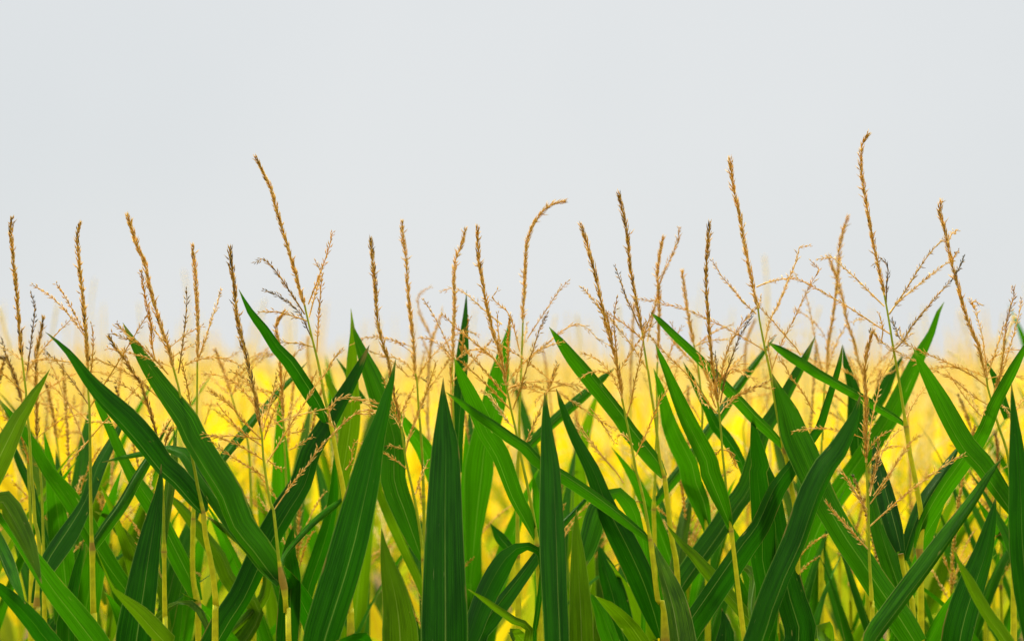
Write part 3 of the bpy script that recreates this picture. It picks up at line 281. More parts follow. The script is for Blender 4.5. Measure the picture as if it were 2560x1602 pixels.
dict(label='corn plant with a pale bent tassel standing before a narrow upright leaf',at=(-.0988,4.28),thick=0.95,tone=0.25,stalk=[(-.0075,2.2867),(-.006,2.268),(-.0056,2.2305),(-.0037,2.1743),(0,2.1158)],spike=[(.0158,-.0213,2.5407),(.0094,-.0182,2.5152),(-.001,-.0151,2.4897),(-.0036,-.0111,2.4513),(-.0025,-.0073,2.4129),(-.0051,-.003,2.3615),(-.0065,0,2.31)],branches=[([(.0635,.0223,2.3507),(.0467,.0155,2.3318),(.0242,.0076,2.3073),(-.0075,0,2.2755)],0.55,0.5),([(-.0253,.0265,2.4371),(-.0096,.0222,2.4422),(.0138,.0161,2.4342),(.032,.0107,2.4185),(.0553,.0045,2.3977),(.0811,0,2.377)],0.4,0.15),([(-.008,-.0536,2.3109),(-.0087,-.0256,2.2682),(-.0075,0,2.2118)],0.5,0.5),([(.023,-.0314,2.3872),(.0191,-.0218,2.3707),(.0114,-.0094,2.3466),(.0094,0,2.3186)],0.5,0.6),([(-.0216,-.0321,2.337),(-.0128,-.0122,2.326),(-.0037,0,2.3167)],0.2,0.6)],leaves=[([(.0166,.1,2.4408,0),(.0144,.0802,2.389,.011),(.0127,.0705,2.3627,.0162),(.011,.0602,2.334,.0224),(.0083,.0503,2.3055,.0237),(.0059,.0318,2.2489,.0236),(.0033,.0207,2.2113,.0226),(.0017,.0087,2.1646,.0207),(0,0,2.1158,.0206)],0.1,0.3,0.2,0)]),
dict(label='corn plant with a bristly tan tassel and several long straight branches slanting low across leaves',at=(.0468,4.06),thick=1.05,tone=0.6,stalk=[(-.057,2.2714),(-.0535,2.2554),(-.0481,2.2287),(-.041,2.1985),(-.0339,2.163),(-.0308,2.1473),(-.0174,2.0858),(-.0062,2.0189),(-.0027,1.952),(0,1.8418)],spike=[(-.1051,-.0025,2.5318),(-.1039,-.0022,2.5049),(-.1015,-.0018,2.4732),(-.0954,-.0014,2.439),(-.0905,-.0011,2.4121),(-.0807,-.0007,2.3682),(-.0661,-.0003,2.3242),(-.0624,-.0002,2.3052),(-.0579,0,2.2803),(-.057,0,2.2714)],branches=[([(-.1601,-.064,2.3873),(-.1343,-.044,2.3631),(-.0959,-.0197,2.3317),(-.0765,-.0095,2.3158),(-.0588,0,2.2874)],0.7,0.35),([(-.1341,-.0519,2.3472),(-.122,-.04,2.328),(-.1046,-.028,2.3104),(-.0871,-.016,2.2892),(-.0712,-.0067,2.2697),(-.0535,0,2.2501)],0.6,0.4),([(-.1397,-.0386,2.3174),(-.1187,-.0279,2.2998),(-.0942,-.016,2.2768),(-.0712,-.0062,2.2537),(-.0499,0,2.2314)],0.5,0.6),([(-.0965,.0338,2.2604),(-.0839,.0259,2.2515),(-.0678,.0135,2.2303),(-.0535,.0037,2.2091),(-.0419,0,2.1994)],0.9,0.15),([(-.0499,-.0659,2.3838),(-.0534,-.0393,2.3491),(-.0534,-.0218,2.3228),(-.0567,0,2.2767)],0.85,0.4),([(.0115,-.0583,2.3892),(-.0024,-.0439,2.3596),(-.0111,-.0319,2.3316),(-.0234,-.0182,2.2963),(-.0322,-.0083,2.2661),(-.0455,0,2.2305)],0.6,0.7),([(-.0016,.0286,2.2784),(-.0196,.0175,2.2766),(-.041,.0059,2.2714),(-.0552,0,2.2625)],0.4,0.6),([(.0293,.0562,2.307),(.0256,.0488,2.2908),(.0183,.0419,2.2765),(.0092,.0309,2.2515),(-.0053,.0166,2.216),(-.0214,.0042,2.1788),(-.0312,0,2.1594)],0.75,0.6),([(-.072,-.0338,2.4282),(-.0805,-.0287,2.4174),(-.0635,-.0207,2.4019),(-.0489,-.0136,2.385),(-.0339,0,2.3283)],0.3,0.2),([(-.0714,.0256,2.3911),(-.0713,.0177,2.373),(-.0677,.0072,2.3461),(-.0641,0,2.3194)],0.3,0.5)],leaves=[([(-.1405,-.15,2.317,0),(-.1323,-.1361,2.2947,.0137),(-.1172,-.1157,2.2618,.0242),(-.1019,-.0953,2.2269,.0295),(-.0865,-.0759,2.1917,.0314),(-.0656,-.0564,2.1561,.0307),(-.0403,-.0257,2.0865,.0266),(-.0242,-.0135,2.0556,.024),(-.0117,-.0044,2.0265,.0152),(-.004,0,2.0048,.0045)],-0.25,0.3,0.15,1)]),
dict(label='corn plant whose golden tassel bends over at the top like a hook',at=(.0113,4.3),thick=1.05,tone=0.35,stalk=[(.0081,2.3807),(.0052,2.3017),(.0042,2.2772),(.0023,2.2302),(.0014,2.1925),(.002,2.1549),(-.0014,2.1298),(-.0014,1.9881),(0,1.8147)],spike=[(.0793,.0025,2.5957),(.0586,.0022,2.5905),(.0379,.0019,2.5723),(.0223,.0015,2.5464),(.0146,.0012,2.5179),(.012,.0008,2.4791),(.0107,.0004,2.4402),(.0081,.0001,2.4014),(.0081,0,2.3807)],branches=[([(.0871,-.0512,2.4526),(.0682,-.0362,2.4313),(.053,-.0232,2.4085),(.0326,-.0083,2.3779),(.0158,0,2.3522)],0.4,0.2),([(.1571,-.0615,2.3412),(.1395,-.0527,2.3515),(.122,-.0424,2.3696),(.1042,-.0348,2.3774),(.0839,-.0268,2.3699),(.0609,-.0169,2.352),(.03,-.0054,2.3263),(.007,0,2.3092)],0.5,0.2),([(.0159,.0578,2.3799),(.0119,.0222,2.3566),(.0076,0,2.3356)],0.3,0.3),([(.0041,-.0283,2.3092),(-.0033,-.0133,2.2829),(-.0108,0,2.249)],0.3,0.2)],leaves=[([(-.0147,.15,2.3943,0),(-.0177,.1603,2.3682,.0088),(-.0285,.1785,2.3214,.0255),(-.0364,.1945,2.2782,.0413),(-.0444,.2093,2.2366,.0474),(-.0564,.2252,2.1909,.0505),(-.0685,.2396,2.1468,.0497),(-.0734,.2523,2.1048,.057),(-.0797,.2692,2.0438,.0467),(-.086,.2875,1.9673,.0287),(-.0917,.3,1.8906,.0106)],0.1,0.2,0.1,1),([(-.0511,.1,2.0185,0),(-.0337,.1,1.9924,.0203),(-.0163,.1,1.9722,.0174)],0,0.3,0,0)]),
dict(label='low corn plant with a short tassel and two arching branches behind a spear leaf',at=(.0581,4.2),thick=1.0,tone=0.6,stalk=[(.0012,2.2575),(.003,2.2318),(.0049,2.195),(-.0028,2.1337),(0,1.826)],spike=[(.0159,-.003,2.2943),(.0104,-.0013,2.2778),(.003,0,2.2612)],branches=[([(-.025,-.0594,2.2708),(-.0157,-.0345,2.2688),(.0012,0,2.2612)],0.4,0.6),([(.1179,-.0458,2.2435),(.0866,-.0298,2.256),(.065,-.0194,2.2669),(.0469,-.0121,2.2723),(.025,-.0049,2.2704),(.0049,0,2.2621)],0.55,0.4),([(.1175,-.0545,2.1964),(.0899,-.0379,2.2124),(.0649,-.0235,2.2303),(.0396,-.0113,2.2466),(.0177,-.0028,2.2612),(.004,0,2.2603)],0.55,0.45),([(-.0178,-.063,2.2401),(-.0101,-.0256,2.2505),(.0012,0,2.2575)],0.3,0.5),([(.1185,-.0303,2.172),(.0947,-.0088,2.2099),(.0766,0,2.2318)],0.4,0.5),([(.0521,.0498,2.2142),(.0611,.0377,2.1941),(.0809,.0207,2.1668),(.1044,.0058,2.1396),(.1189,0,2.1233)],0.25,0.5)],leaves=[]),
dict(label='corn plant with a leaning bristly tassel, a long slender leaf joining its yellow stalk',at=(.2535,4),thick=1.15,tone=0.65,stalk=[(-.0717,2.2498),(-.0684,2.235),(-.0614,2.2),(-.0544,2.165),(-.0482,2.13),(-.0453,2.1206),(-.0348,2.0784),(-.0248,2.0165),(-.019,1.9703),(-.0124,1.9176),(0,1.8486)],spike=[(-.139,.0056,2.5343),(-.1306,.005,2.5101),(-.1234,.0043,2.4836),(-.1161,.0037,2.4571),(-.1089,.0029,2.4233),(-.1017,.0022,2.3895),(-.0945,.0016,2.3606),(-.0849,.001,2.3269),(-.0753,.0003,2.2811),(-.0717,0,2.2498)],branches=[([(-.1366,.0464,2.4344),(-.1226,.0288,2.4192),(-.1086,.0111,2.3994),(-.0982,0,2.3798)],0.75,0.6),([(-.0813,-.0259,2.4128),(-.0856,-.0159,2.3819),(-.0828,-.0062,2.3461),(-.0789,0,2.3124)],0.45,0.65),([(-.019,-.0452,2.4004),(-.0293,-.0379,2.3791),(-.0383,-.0273,2.3434),(-.0426,-.0189,2.3124),(-.0517,-.0096,2.2739),(-.0563,-.0037,2.2438),(-.0649,0,2.2175)],0.65,0.6),([(.0129,-.0416,2.2808),(-.0071,-.0288,2.2529),(-.0203,-.0174,2.2214),(-.0337,-.0072,2.188),(-.0491,0,2.1545)],0.6,0.4),([(-.0994,-.0617,2.3905),(-.0962,-.0415,2.379),(-.0874,0,2.3461)],0.5,0.6),([(-.0785,.025,2.1831),(-.071,.0157,2.1913),(-.0532,0,2.1733)],0.3,0.5),([(-.1471,.0387,2.2146),(-.1288,.0269,2.1883),(-.1054,.014,2.157),(-.0846,.0053,2.1335),(-.069,0,2.11)],0.2,0.5)],leaves=[([(-.3601,-.12,2.2616,0),(-.3366,-.1091,2.2453,.0094),(-.3129,-.0979,2.2264,.0145),(-.2822,-.0847,2.2056,.018),(-.2565,-.0737,2.1864,.0193),(-.2307,-.0633,2.1689,.02),(-.2119,-.0544,2.1477,.0208),(-.1674,-.0387,2.1197,.0219),(-.1278,-.0256,2.0929,.022),(-.0907,-.0145,2.0661,.0205),(-.0561,-.0055,2.0392,.0163),(-.0349,-.0013,2.0231,.0119),(-.0256,0,2.0138,.0066)],0.2,0.6,-0.3,1),([(-.1777,.15,2.2653,0),(-.1696,.1426,2.24,.01),(-.159,.1341,2.2111,.0154),(-.1447,.1246,2.1788,.019),(-.1181,.11,2.1292,.0265),(-.1049,.1007,2.0944,.0311),(-.0918,.0918,2.0598,.0377),(-.076,.0836,2.028,.0444),(-.0562,.0739,1.9884,.0478),(-.034,.0632,1.9384,.0468),(-.0158,.0541,1.8857,.0347),(-.0054,.05,1.8488,.0133)],0.05,0.25,0.1,0),([(-.016,.05,2.0089,0),(-.0075,.016,1.9822,.0159),(.0056,-.0273,1.9464,.0314),(.0161,-.0644,1.9108,.0389),(.024,-.1,1.8599,.0437)],-0.2,0.35,0.2,2)]),
dict(label='corn plant with a dark-tipped bristly tassel rising above its leaning neighbour',at=(.2844,4.15),thick=1.1,tone=0.75,stalk=[(-.0608,2.3604),(-.0583,2.3404),(-.052,2.3004),(-.0505,2.2944),(-.045,2.2544),(-.0377,2.2054),(-.0305,2.1418),(-.0273,2.1302),(-.0227,2.1138),(-.0109,2.0127),(-.0014,1.9552),(0,1.8316)],spike=[(-.1014,-.0141,2.5955),(-.095,-.0119,2.567),(-.0874,-.0095,2.5347),(-.0848,-.0073,2.5024),(-.081,-.0051,2.4676),(-.0746,-.003,2.4327),(-.0671,-.0012,2.3953),(-.0608,0,2.3604)],branches=[([(-.1055,.0335,2.4742),(-.0984,.0252,2.4537),(-.0888,.0139,2.4232),(-.0791,.0071,2.403),(-.067,0,2.3728)],0.55,0.85),([(-.1182,.0636,2.3917),(-.0976,.0417,2.366),(-.0784,.0226,2.3406),(-.0616,.0067,2.3129),(-.0508,0,2.2954)],0.8,0.5),([(-.124,-.0517,2.3941),(-.0957,-.0266,2.3773),(-.0673,-.0049,2.3553),(-.0583,0,2.3454)],0.4,0.4),([(-.0553,-.0581,2.3768),(-.0591,-.0376,2.3697),(-.0588,0,2.3479)],0.4,0.4)],leaves=[([(-.2214,-.05,2.3695,0),(-.2028,-.0438,2.3449,.0153),(-.1804,-.0367,2.3152,.0248),(-.1554,-.0296,2.2855,.0285),(-.0984,-.0146,2.2147,.0272),(-.0825,-.0105,2.1907,.0286),(-.0577,-.0054,2.1605,.0279),(-.0356,-.0016,2.133,.0251),(-.0227,0,2.1133,.0123)],0.2,0.5,-0.25,1),([(-.0959,.3,2.2998,0),(-.1163,.3,2.2823,.0127),(-.1416,.3,2.2589,.0175),(-.1689,.3,2.2355,.0205),(-.2001,.3,2.2083,.0214),(-.2235,.3,2.1868,.0205),(-.2488,.3,2.1615,.0175),(-.2668,.3,2.1443,.0117)],0,0.5,0.2,1)]),
dict(label='corn plant with a forked pale tassel splitting into two arms against the sky',at=(.2621,4.42),thick=1.05,tone=0.3,stalk=[(.004,2.3111),(.0035,2.3056),(.0025,2.2669),(.0035,2.1895),(.0015,2.1658),(-.0006,2.0959),(-.0029,2.042),(-.0015,1.9794),(0,1.8012)],spike=[(.0115,-.0291,2.533),(.0052,-.0238,2.5016),(.0029,-.0187,2.47),(.0058,-.0136,2.4357),(.0062,-.0076,2.3907),(.0051,-.0031,2.3509),(.004,0,2.3111)],branches=[([(.0407,-.046,2.5506),(.0385,-.0401,2.5298),(.0335,-.0363,2.5168),(.0183,-.0266,2.4829),(.0081,-.0203,2.4593),(.0006,-.012,2.4225),(-.0095,-.0035,2.3775),(-.0146,0,2.3483)],0.85,0.25),([(.029,-.0244,2.3798),(.0381,-.0067,2.3456),(.0519,0,2.3297)],0.4,0.4)],leaves=[([(.2485,.25,2.3642,0),(.2228,.2194,2.3323,.0091),(.1908,.1828,2.2938,.0151),(.1615,.1498,2.2578,.019),(.1392,.1231,2.2262,.0209),(.1173,.0998,2.1989,.0214),(.0958,.0777,2.1718,.0213),(.0708,.0508,2.1348,.0247),(.0427,.0281,2.1034,.024),(.0182,.0108,2.075,.0199),(-.0029,0,2.0478,.0102)],-0.1,0.6,-0.1,1),([(.0085,.1,2.2662,0),(.0164,.1,2.2404,.0079),(.0243,.1,2.2068,.0158),(.0402,.1,2.1633,.0198)],0,0.3,0.1,0)]),
dict(label='blurred corn plant with a straight golden tassel behind the dark-tipped one',at=(.2741,5.2),thick=1.0,tone=0.2,stalk=[(-.0197,2.2383),(-.0197,2.1928),(-.0152,2.1245),(0,1.7131)],spike=[(-.0117,-.0001,2.4351),(-.0143,-.0001,2.3913),(-.0189,0,2.2974),(-.0174,0,2.2347)],branches=[],leaves=[]),
dict(label='corn plant with a short golden tassel above a knot of untidy bristly branches',at=(.3606,4.45),thick=1.05,tone=0.35,stalk=[(-.026,2.3427),(-.0183,2.3057),(-.0124,2.2472),(-.0105,2.1985),(-.0235,2.0945),(-.0088,2.0359),(-.0015,1.9948),(0,1.7978)],spike=[(-.0467,.0063,2.4748),(-.0428,.0044,2.4425),(-.0363,.0021,2.3996),(-.0284,.0003,2.3567),(-.0257,0,2.3433)],branches=[([(-.0751,.0564,2.3669),(-.0533,.0282,2.339),(-.035,.0103,2.3193),(-.0202,0,2.3018)],0.5,0.5),([(-.0605,.0685,2.3552),(-.0445,.0417,2.3313),(-.023,.0148,2.3057),(-.0163,0,2.2784)],0.45,0.5),([(.0417,-.0262,2.3792),(.025,-.0181,2.3735),(.0063,-.0096,2.364),(-.0202,0,2.3427)],0.4,0.4),([(.0351,-.035,2.352),(.0169,-.0219,2.3522),(-.0034,-.0091,2.3484),(-.0241,0,2.3407)],0.4,0.3),([(-.0334,.0603,2.3334),(-.0609,.0321,2.3057),(-.0898,.0083,2.2783),(-.0981,0,2.2589)],0.55,0.4),([(-.0171,-.0605,2.3402),(-.0192,-.0378,2.3211),(-.0074,-.0102,2.294),(-.0007,0,2.2784)],0.6,0.4),([(-.0545,.0396,2.2978),(-.059,.0312,2.2861),(-.0798,.0127,2.2627),(-.0942,0,2.2355)],0.4,0.5),([(-.0864,.0321,2.2822),(-.0693,.0237,2.2665),(-.0465,.0146,2.251),(-.0238,.0044,2.2218),(-.0124,0,2.2005)],0.4,0.4),([(-.0292,-.0414,2.2689),(-.0404,-.0098,2.259),(-.0455,0,2.2531)],0.4,0.4),([(-.0508,-.0466,2.375),(-.0577,-.0349,2.3636),(-.0678,-.0131,2.3367),(-.0748,0,2.3115)],0.3,0.3)],leaves=[([(-.1059,-.1,2.2998,0),(-.0937,-.0861,2.2673,.0124),(-.0853,-.0746,2.2385,.0182),(-.0748,-.0599,2.1999,.0279),(-.0584,-.0453,2.161,.0337),(-.0381,-.0313,2.1218,.0358),(-.0309,-.0217,2.0897,.0379),(-.0156,-.0116,2.0541,.0366),(-.0047,-.0036,2.0185,.0234),(-.0006,0,1.9934,.0088)],0.2,0.35,0.2,1),([(-.0526,-.1,2.3112,0),(-.0361,-.0823,2.2826,.0092),(-.0215,-.0668,2.2557,.013),(-.0048,-.0509,2.2266,.0169),(.012,-.0345,2.1935,.0222),(.0301,-.024,2.1743,.0248),(.0487,-.0124,2.1477,.0234),(.0611,-.0051,2.127,.0176),(.0674,0,2.1033,.0117)],0,0.35,-0.1,0)]),
dict(label='tall corn plant with a long slightly curved golden tassel over a pale green stem',at=(.4854,4.1),thick=1.15,tone=0.4,stalk=[(-.0683,2.4016),(-.0658,2.3818),(-.0569,2.3357),(-.0479,2.2944),(-.0408,2.2514),(-.0318,2.2011),(-.0246,2.1643),(-.0216,2.1566),(-.0108,2.0945),(-.0041,2.0404),(0,1.8373)],spike=[(-.1164,-.0146,2.6488),(-.1113,-.0114,2.6056),(-.1012,-.0084,2.564),(-.0935,-.0056,2.5198),(-.0859,-.0033,2.4804),(-.0758,-.001,2.4336),(-.0683,0,2.4016)],branches=[([(-.1431,.021,2.4815),(-.1287,.0145,2.4564),(-.1095,.0085,2.434),(-.0926,.0036,2.4116),(-.0708,0,2.3917)],0.55,0.45),([(-.2769,-.0242,2.4169),(-.2497,-.0207,2.4134),(-.22,-.0169,2.4061),(-.1902,-.0132,2.3988),(-.1579,-.0093,2.3841),(-.1206,-.0053,2.3669),(-.0609,-.0002,2.3325),(-.0569,0,2.3294)],0.5,0.4),([(.001,.0463,2.4532),(-.0181,.0318,2.4527),(-.0503,.01,2.4457),(-.0708,0,2.4374)],0.55,0.3),([(.0223,.0365,2.5089),(.0056,.0326,2.5062),(.0013,.0278,2.4861),(-.0119,.0206,2.456),(-.0225,.015,2.431),(-.0355,.0093,2.4036),(-.0484,.0047,2.3788),(-.0572,0,2.3399)],0.5,0.25),([(.0186,-.0335,2.4784),(.0313,-.0301,2.4663),(.0196,-.0252,2.4444),(.0033,-.0181,2.4103),(-.0108,-.0122,2.3785),(-.025,-.0075,2.3514),(-.0323,-.0049,2.3339),(-.0444,-.0007,2.298),(-.0461,0,2.2873)],0.55,0.35),([(-.0594,.0382,2.4225),(-.0683,0,2.3967)],0.4,0.5),([(-.0692,-.0326,2.4032),(-.0409,-.0181,2.3749),(-.0239,-.01,2.3553),(-.0033,-.0024,2.3339),(.0041,0,2.3214)],0.3,0.2),([(-.0452,-.0345,2.3536),(-.0538,-.0232,2.3414),(-.0444,0,2.298)],0.1,0.2),([(-.0343,-.0229,2.3141),(-.0231,-.0186,2.3016),(-.0174,-.0151,2.2891),(-.0043,-.0103,2.273),(.0107,-.0052,2.2532),(.0237,-.0009,2.2298),(.0292,0,2.2226)],0.5,0.5)],leaves=[([(-.2536,-.05,2.3938,0),(-.2374,-.0457,2.3797,.0098),(-.2139,-.0393,2.3567,.0133),(-.1886,-.0329,2.3337,.0151),(-.1559,-.0248,2.3016,.0169),(-.123,-.0169,2.2659,.0197),(-.0975,-.0114,2.239,.0206),(-.0756,-.0071,2.2156,.0201),(-.0519,-.0033,2.194,.0179),(-.0337,-.0009,2.176,.0135),(-.0246,0,2.1643,.0072)],0.2,0.5,-0.3,1),([(-.0444,0,2.2909,0),(-.0327,-.0085,2.2586,.0188),(-.0194,-.0175,2.2248,.0375),(-.0097,-.0263,2.1893,.0482),(.004,-.0344,2.1578,.0522),(.0289,-.0492,2.0969,.048),(.0515,-.06,2.0522,.0439),(.0741,-.0693,2.0129,.0451),(.0969,-.0771,1.979,.0464),(.1247,-.0863,1.9348,.0476),(.1576,-.0951,1.8855,.0475),(.1832,-.1,1.8438,.0395)],0.0,0.2,0.1,1)]),
dict(label='corn plant with an upright tassel crowded by dense dark side branches on a yellow stalk',at=(.38,3.95),thick=1.0,tone=0.75,stalk=[(-.0441,2.2445),(-.0415,2.2272),(-.038,2.1892),(-.0363,2.1632),(-.0328,2.1321),(-.0299,2.102),(-.0234,2.0499),(-.0216,2.0343),(-.013,1.9614),(-.0026,1.873),(0,1.8542)],spike=[(-.0596,-.0231,2.5321),(-.0617,-.0197,2.4991),(-.0638,-.0162,2.4638),(-.0635,-.0129,2.4284),(-.0609,-.0098,2.3929),(-.0583,-.0068,2.3573),(-.0545,-.0042,2.3218),(-.0503,-.002,2.2877),(-.0467,-.0006,2.2618),(-.0441,0,2.2445)],branches=[([(.0188,-.0305,2.3995),(-.0017,-.0234,2.3784),(-.0154,-.0178,2.3572),(-.0221,-.0151,2.3464),(-.0319,-.0094,2.3188),(-.0384,-.004,2.2877),(-.0423,0,2.2531)],0.85,0.5),([(.006,-.0441,2.3802),(-.0083,-.0333,2.3564),(-.0193,-.0223,2.3274),(-.0304,-.0111,2.2929),(-.035,-.0051,2.2705),(-.0397,0,2.2428)],0.8,0.9),([(-.0458,.031,2.3225),(-.0441,.0202,2.3051),(-.0442,.009,2.2842),(-.0441,0,2.2601)],0.8,1.0),([(-.0788,-.0574,2.3203),(-.0684,-.0341,2.2981),(-.0583,-.0153,2.2774),(-.0467,0,2.2531)],0.7,0.3),([(-.0608,.0392,2.3121),(-.0575,.0161,2.2877),(-.0519,0,2.2635)],0.6,0.3),([(-.1607,-.0289,2.3565),(-.1379,-.022,2.3325),(-.1204,-.017,2.3136),(-.1029,-.0127,2.2981),(-.0853,-.0084,2.2791),(-.0695,-.0042,2.2567),(-.0572,-.0016,2.2393),(-.0441,0,2.2255)],0.45,0.55),([(.0153,-.0288,2.2818),(-.0017,-.0176,2.2895),(-.0196,-.007,2.2998),(-.0363,0,2.2877)],0.4,0.3),([(.0008,.0445,2.3191),(-.021,.0158,2.3016),(-.0346,0,2.2843)],0.4,0.35),([(.0461,.0264,2.2668),(.0298,.0202,2.2703),(.0136,.0146,2.2686),(-.0044,.0083,2.26),(-.0311,0,2.2359)],0.45,0.5),([(-.0201,.0262,2.2441),(-.03,.0127,2.2374),(-.0397,0,2.2255)],0.6,0.2),([(-.0092,.0594,2.1383),(-.0161,.0312,2.1534),(-.0249,.011,2.1646),(-.0359,0,2.1667)],0.9,0.35),([(-.0476,.0511,2.1457),(-.0463,.0248,2.1571),(-.038,0,2.1684)],0.6,0.5),([(-.0634,-.0573,2.2385),(-.0723,-.0397,2.2451),(-.0758,-.0192,2.2603),(-.0812,0,2.2808)],0.4,0.4),([(-.0614,-.0534,2.2794),(-.055,-.0171,2.2533),(-.0467,0,2.2359)],0.8,0.3)],leaves=[([(-.152,-.1,2.3386,0),(-.1422,-.0904,2.3167,.0093),(-.1295,-.0783,2.288,.0144),(-.1169,-.0665,2.259,.0204),(-.0988,-.0513,2.2196,.0265),(-.0807,-.0385,2.1851,.03),(-.0627,-.0266,2.1504,.0335),(-.059,-.0212,2.1315,.0349),(-.0425,-.0103,2.0921,.0299),(-.0289,-.0028,2.0579,.0161),(-.0213,0,2.0382,.0052)],-0.05,-0.75,0.15,1)]),
dict(label='blurred corn plant with a curved golden tassel behind the tall curved one',at=(.5535,5.25),thick=1.0,tone=0.2,stalk=[(-.0449,2.2308),(-.0461,2.1918),(-.0484,2.1228),(0,1.7075)],spike=[(-.0306,-.029,2.4004),(-.0436,-.0216,2.3685),(-.0486,-.014,2.3296),(-.0478,-.0062,2.2837),(-.0449,0,2.2308)],branches=[([(.0036,-.0507,2.2474),(-.0062,-.0139,2.215),(-.0139,0,2.1964)],0.4,0.4)],leaves=[]),
dict(label='corn plant with a golden tassel leaning the other way beside a second crossing tassel',at=(.5911,4.62),thick=1.1,tone=0.3,stalk=[(.0101,2.2937),(.0061,2.2654),(.004,2.225),(.002,2.1643),(0,2.1012)],spike=[(.0473,-.0174,2.5851),(.0379,-.015,2.5547),(.0327,-.013,2.5271),(.0303,-.0097,2.4801),(.0265,-.007,2.4385),(.02,-.004,2.3886),(.0129,-.0018,2.3463),(.0105,0,2.2937)],branches=[([(.0502,.0265,2.3812),(.0346,.0163,2.3546),(.0212,.0073,2.3261),(.0111,0,2.2917)],0.7,0.3),([(-.0346,-.0304,2.4434),(-.0239,-.0214,2.4049),(-.0144,-.0123,2.3607),(-.0057,-.0055,2.322),(.0061,0,2.2776)],0.35,0.1),([(-.0072,-.025,2.2576),(.0249,-.0101,2.2473),(.0506,0,2.227)],0.4,0.4),([(-.0098,-.0452,2.2237),(.0181,-.0162,2.2131),(.0384,0,2.2007)],0.6,0.6),([(.0282,.0447,2.3488),(.0166,.0186,2.3221),(.0101,0,2.2937)],0.4,0.3),([(-.05,-.0434,2.4677),(-.0612,-.0334,2.4792),(-.0852,0,2.4109)],0.2,0.2)],leaves=[]),
dict(label='corn plant with a golden tassel slanting behind a denser vertical tassel',at=(.6698,4.55),thick=1.1,tone=0.3,stalk=[(-.006,2.2699),(-.004,2.246),(-.002,2.1863),(0,2.1042)],spike=[(-.0729,.0003,2.5065),(-.0647,.0003,2.486),(-.0565,.0002,2.4613),(-.0455,.0002,2.4229),(-.0387,.0001,2.3873),(-.0264,.0001,2.349),(-.0179,0,2.3138),(-.01,0,2.2938),(-.006,0,2.2699)],branches=[([(-.0354,-.0534,2.3845),(-.0211,-.0221,2.391),(-.006,0,2.3914)],0.3,0.1),([(-.023,.0634,2.32),(-.0205,.0241,2.3018),(-.0159,0,2.2859)],0.5,0.4),([(-.0432,-.0384,2.3215),(-.0281,-.0153,2.2939),(-.0159,0,2.2659)],0.3,0.2)],leaves=[([(.1256,-.1,2.4216,0),(.1158,-.0949,2.4029,.008),(.1046,-.0858,2.3653,.0141),(.0903,-.0782,2.3351,.0219),(.076,-.0701,2.3018,.029),(.058,-.0601,2.2585,.0338),(.0305,-.0472,2.2012,.0365),(.0024,-.0372,2.1576,.0385),(-.0268,-.0277,2.1137,.0396),(-.047,-.0213,2.0819,.0448),(-.07,-.0147,2.0457,.0433),(-.0958,-.0061,1.9884,.0419),(-.119,0,1.9265,.018)],-0.05,0.25,-0.1,1),([(-.0406,.05,2.3441,0),(-.0362,.041,2.3099,.0121),(-.0273,.0327,2.2777,.0201),(-.0204,.025,2.2457,.028),(-.0196,.0163,2.2059,.034),(-.0169,.0068,2.1562,.0339),(-.012,0,2.1042,.0299)],0,0.25,0.1,0),([(.1001,.2,2.3268,0),(.0793,.2,2.2936,.0146),(.0627,.2,2.2603,.027),(.0461,.2,2.227,.025),(.0253,.2,2.1917,.0208)],0,0.3,0.2,0)]),
dict(label='corn plant with a straight dense tassel on a thin stem in front of broad leaves',at=(.5783,3.88),thick=1.15,tone=0.6,stalk=[(-.0097,2.1487),(-.0077,2.1055),(-.0064,2.0825),(-.0051,2.0058),(-.0013,1.9291),(0,1.8621)],spike=[(-.0047,-.0295,2.3555),(-.0109,-.0253,2.3336),(-.0137,-.0217,2.3134),(-.0148,-.0175,2.288),(-.0123,-.0121,2.2541),(-.0116,-.0073,2.2202),(-.011,-.0032,2.1861),(-.0097,0,2.1487)],branches=[([(.0146,.0372,2.1836),(.0129,.0261,2.1634),(.0059,.0135,2.1382),(-.0051,0,2.1004)],0.95,0.8),([(.0654,-.0291,2.1907),(.0418,-.0181,2.1598),(.0206,-.0071,2.1186),(-.0038,0,2.0825)],0.6,0.35),([(.1528,.0382,2.1591),(.1325,.0327,2.1502),(.1135,.0273,2.1376),(.065,.0143,2.1048),(.0277,.0054,2.0745),(-.0038,0,2.0467)],0.7,0.35),([(-.0516,-.022,2.1333),(-.0419,-.0165,2.1216),(-.0307,-.0093,2.1034),(-.0077,0,2.0723)],0.9,0.15),([(-.0761,-.0285,2.0853),(-.0683,-.0236,2.0736),(-.0548,-.0175,2.0606),(-.0304,-.0072,2.0344),(-.0056,0,2.0083)],0.85,0.25),([(.0524,.064,2.1984),(.0284,.043,2.1757),(.0092,.0183,2.138),(-.0038,0,2.0953)],0.35,0.25),([(.0007,.0298,2.3615),(.003,0,2.3542)],0.5,0.8),([(.0175,.0282,2.2879),(.013,.0207,2.2623),(.001,.0093,2.2198),(-.008,0,2.169)],0.3,0.3)],leaves=[]),
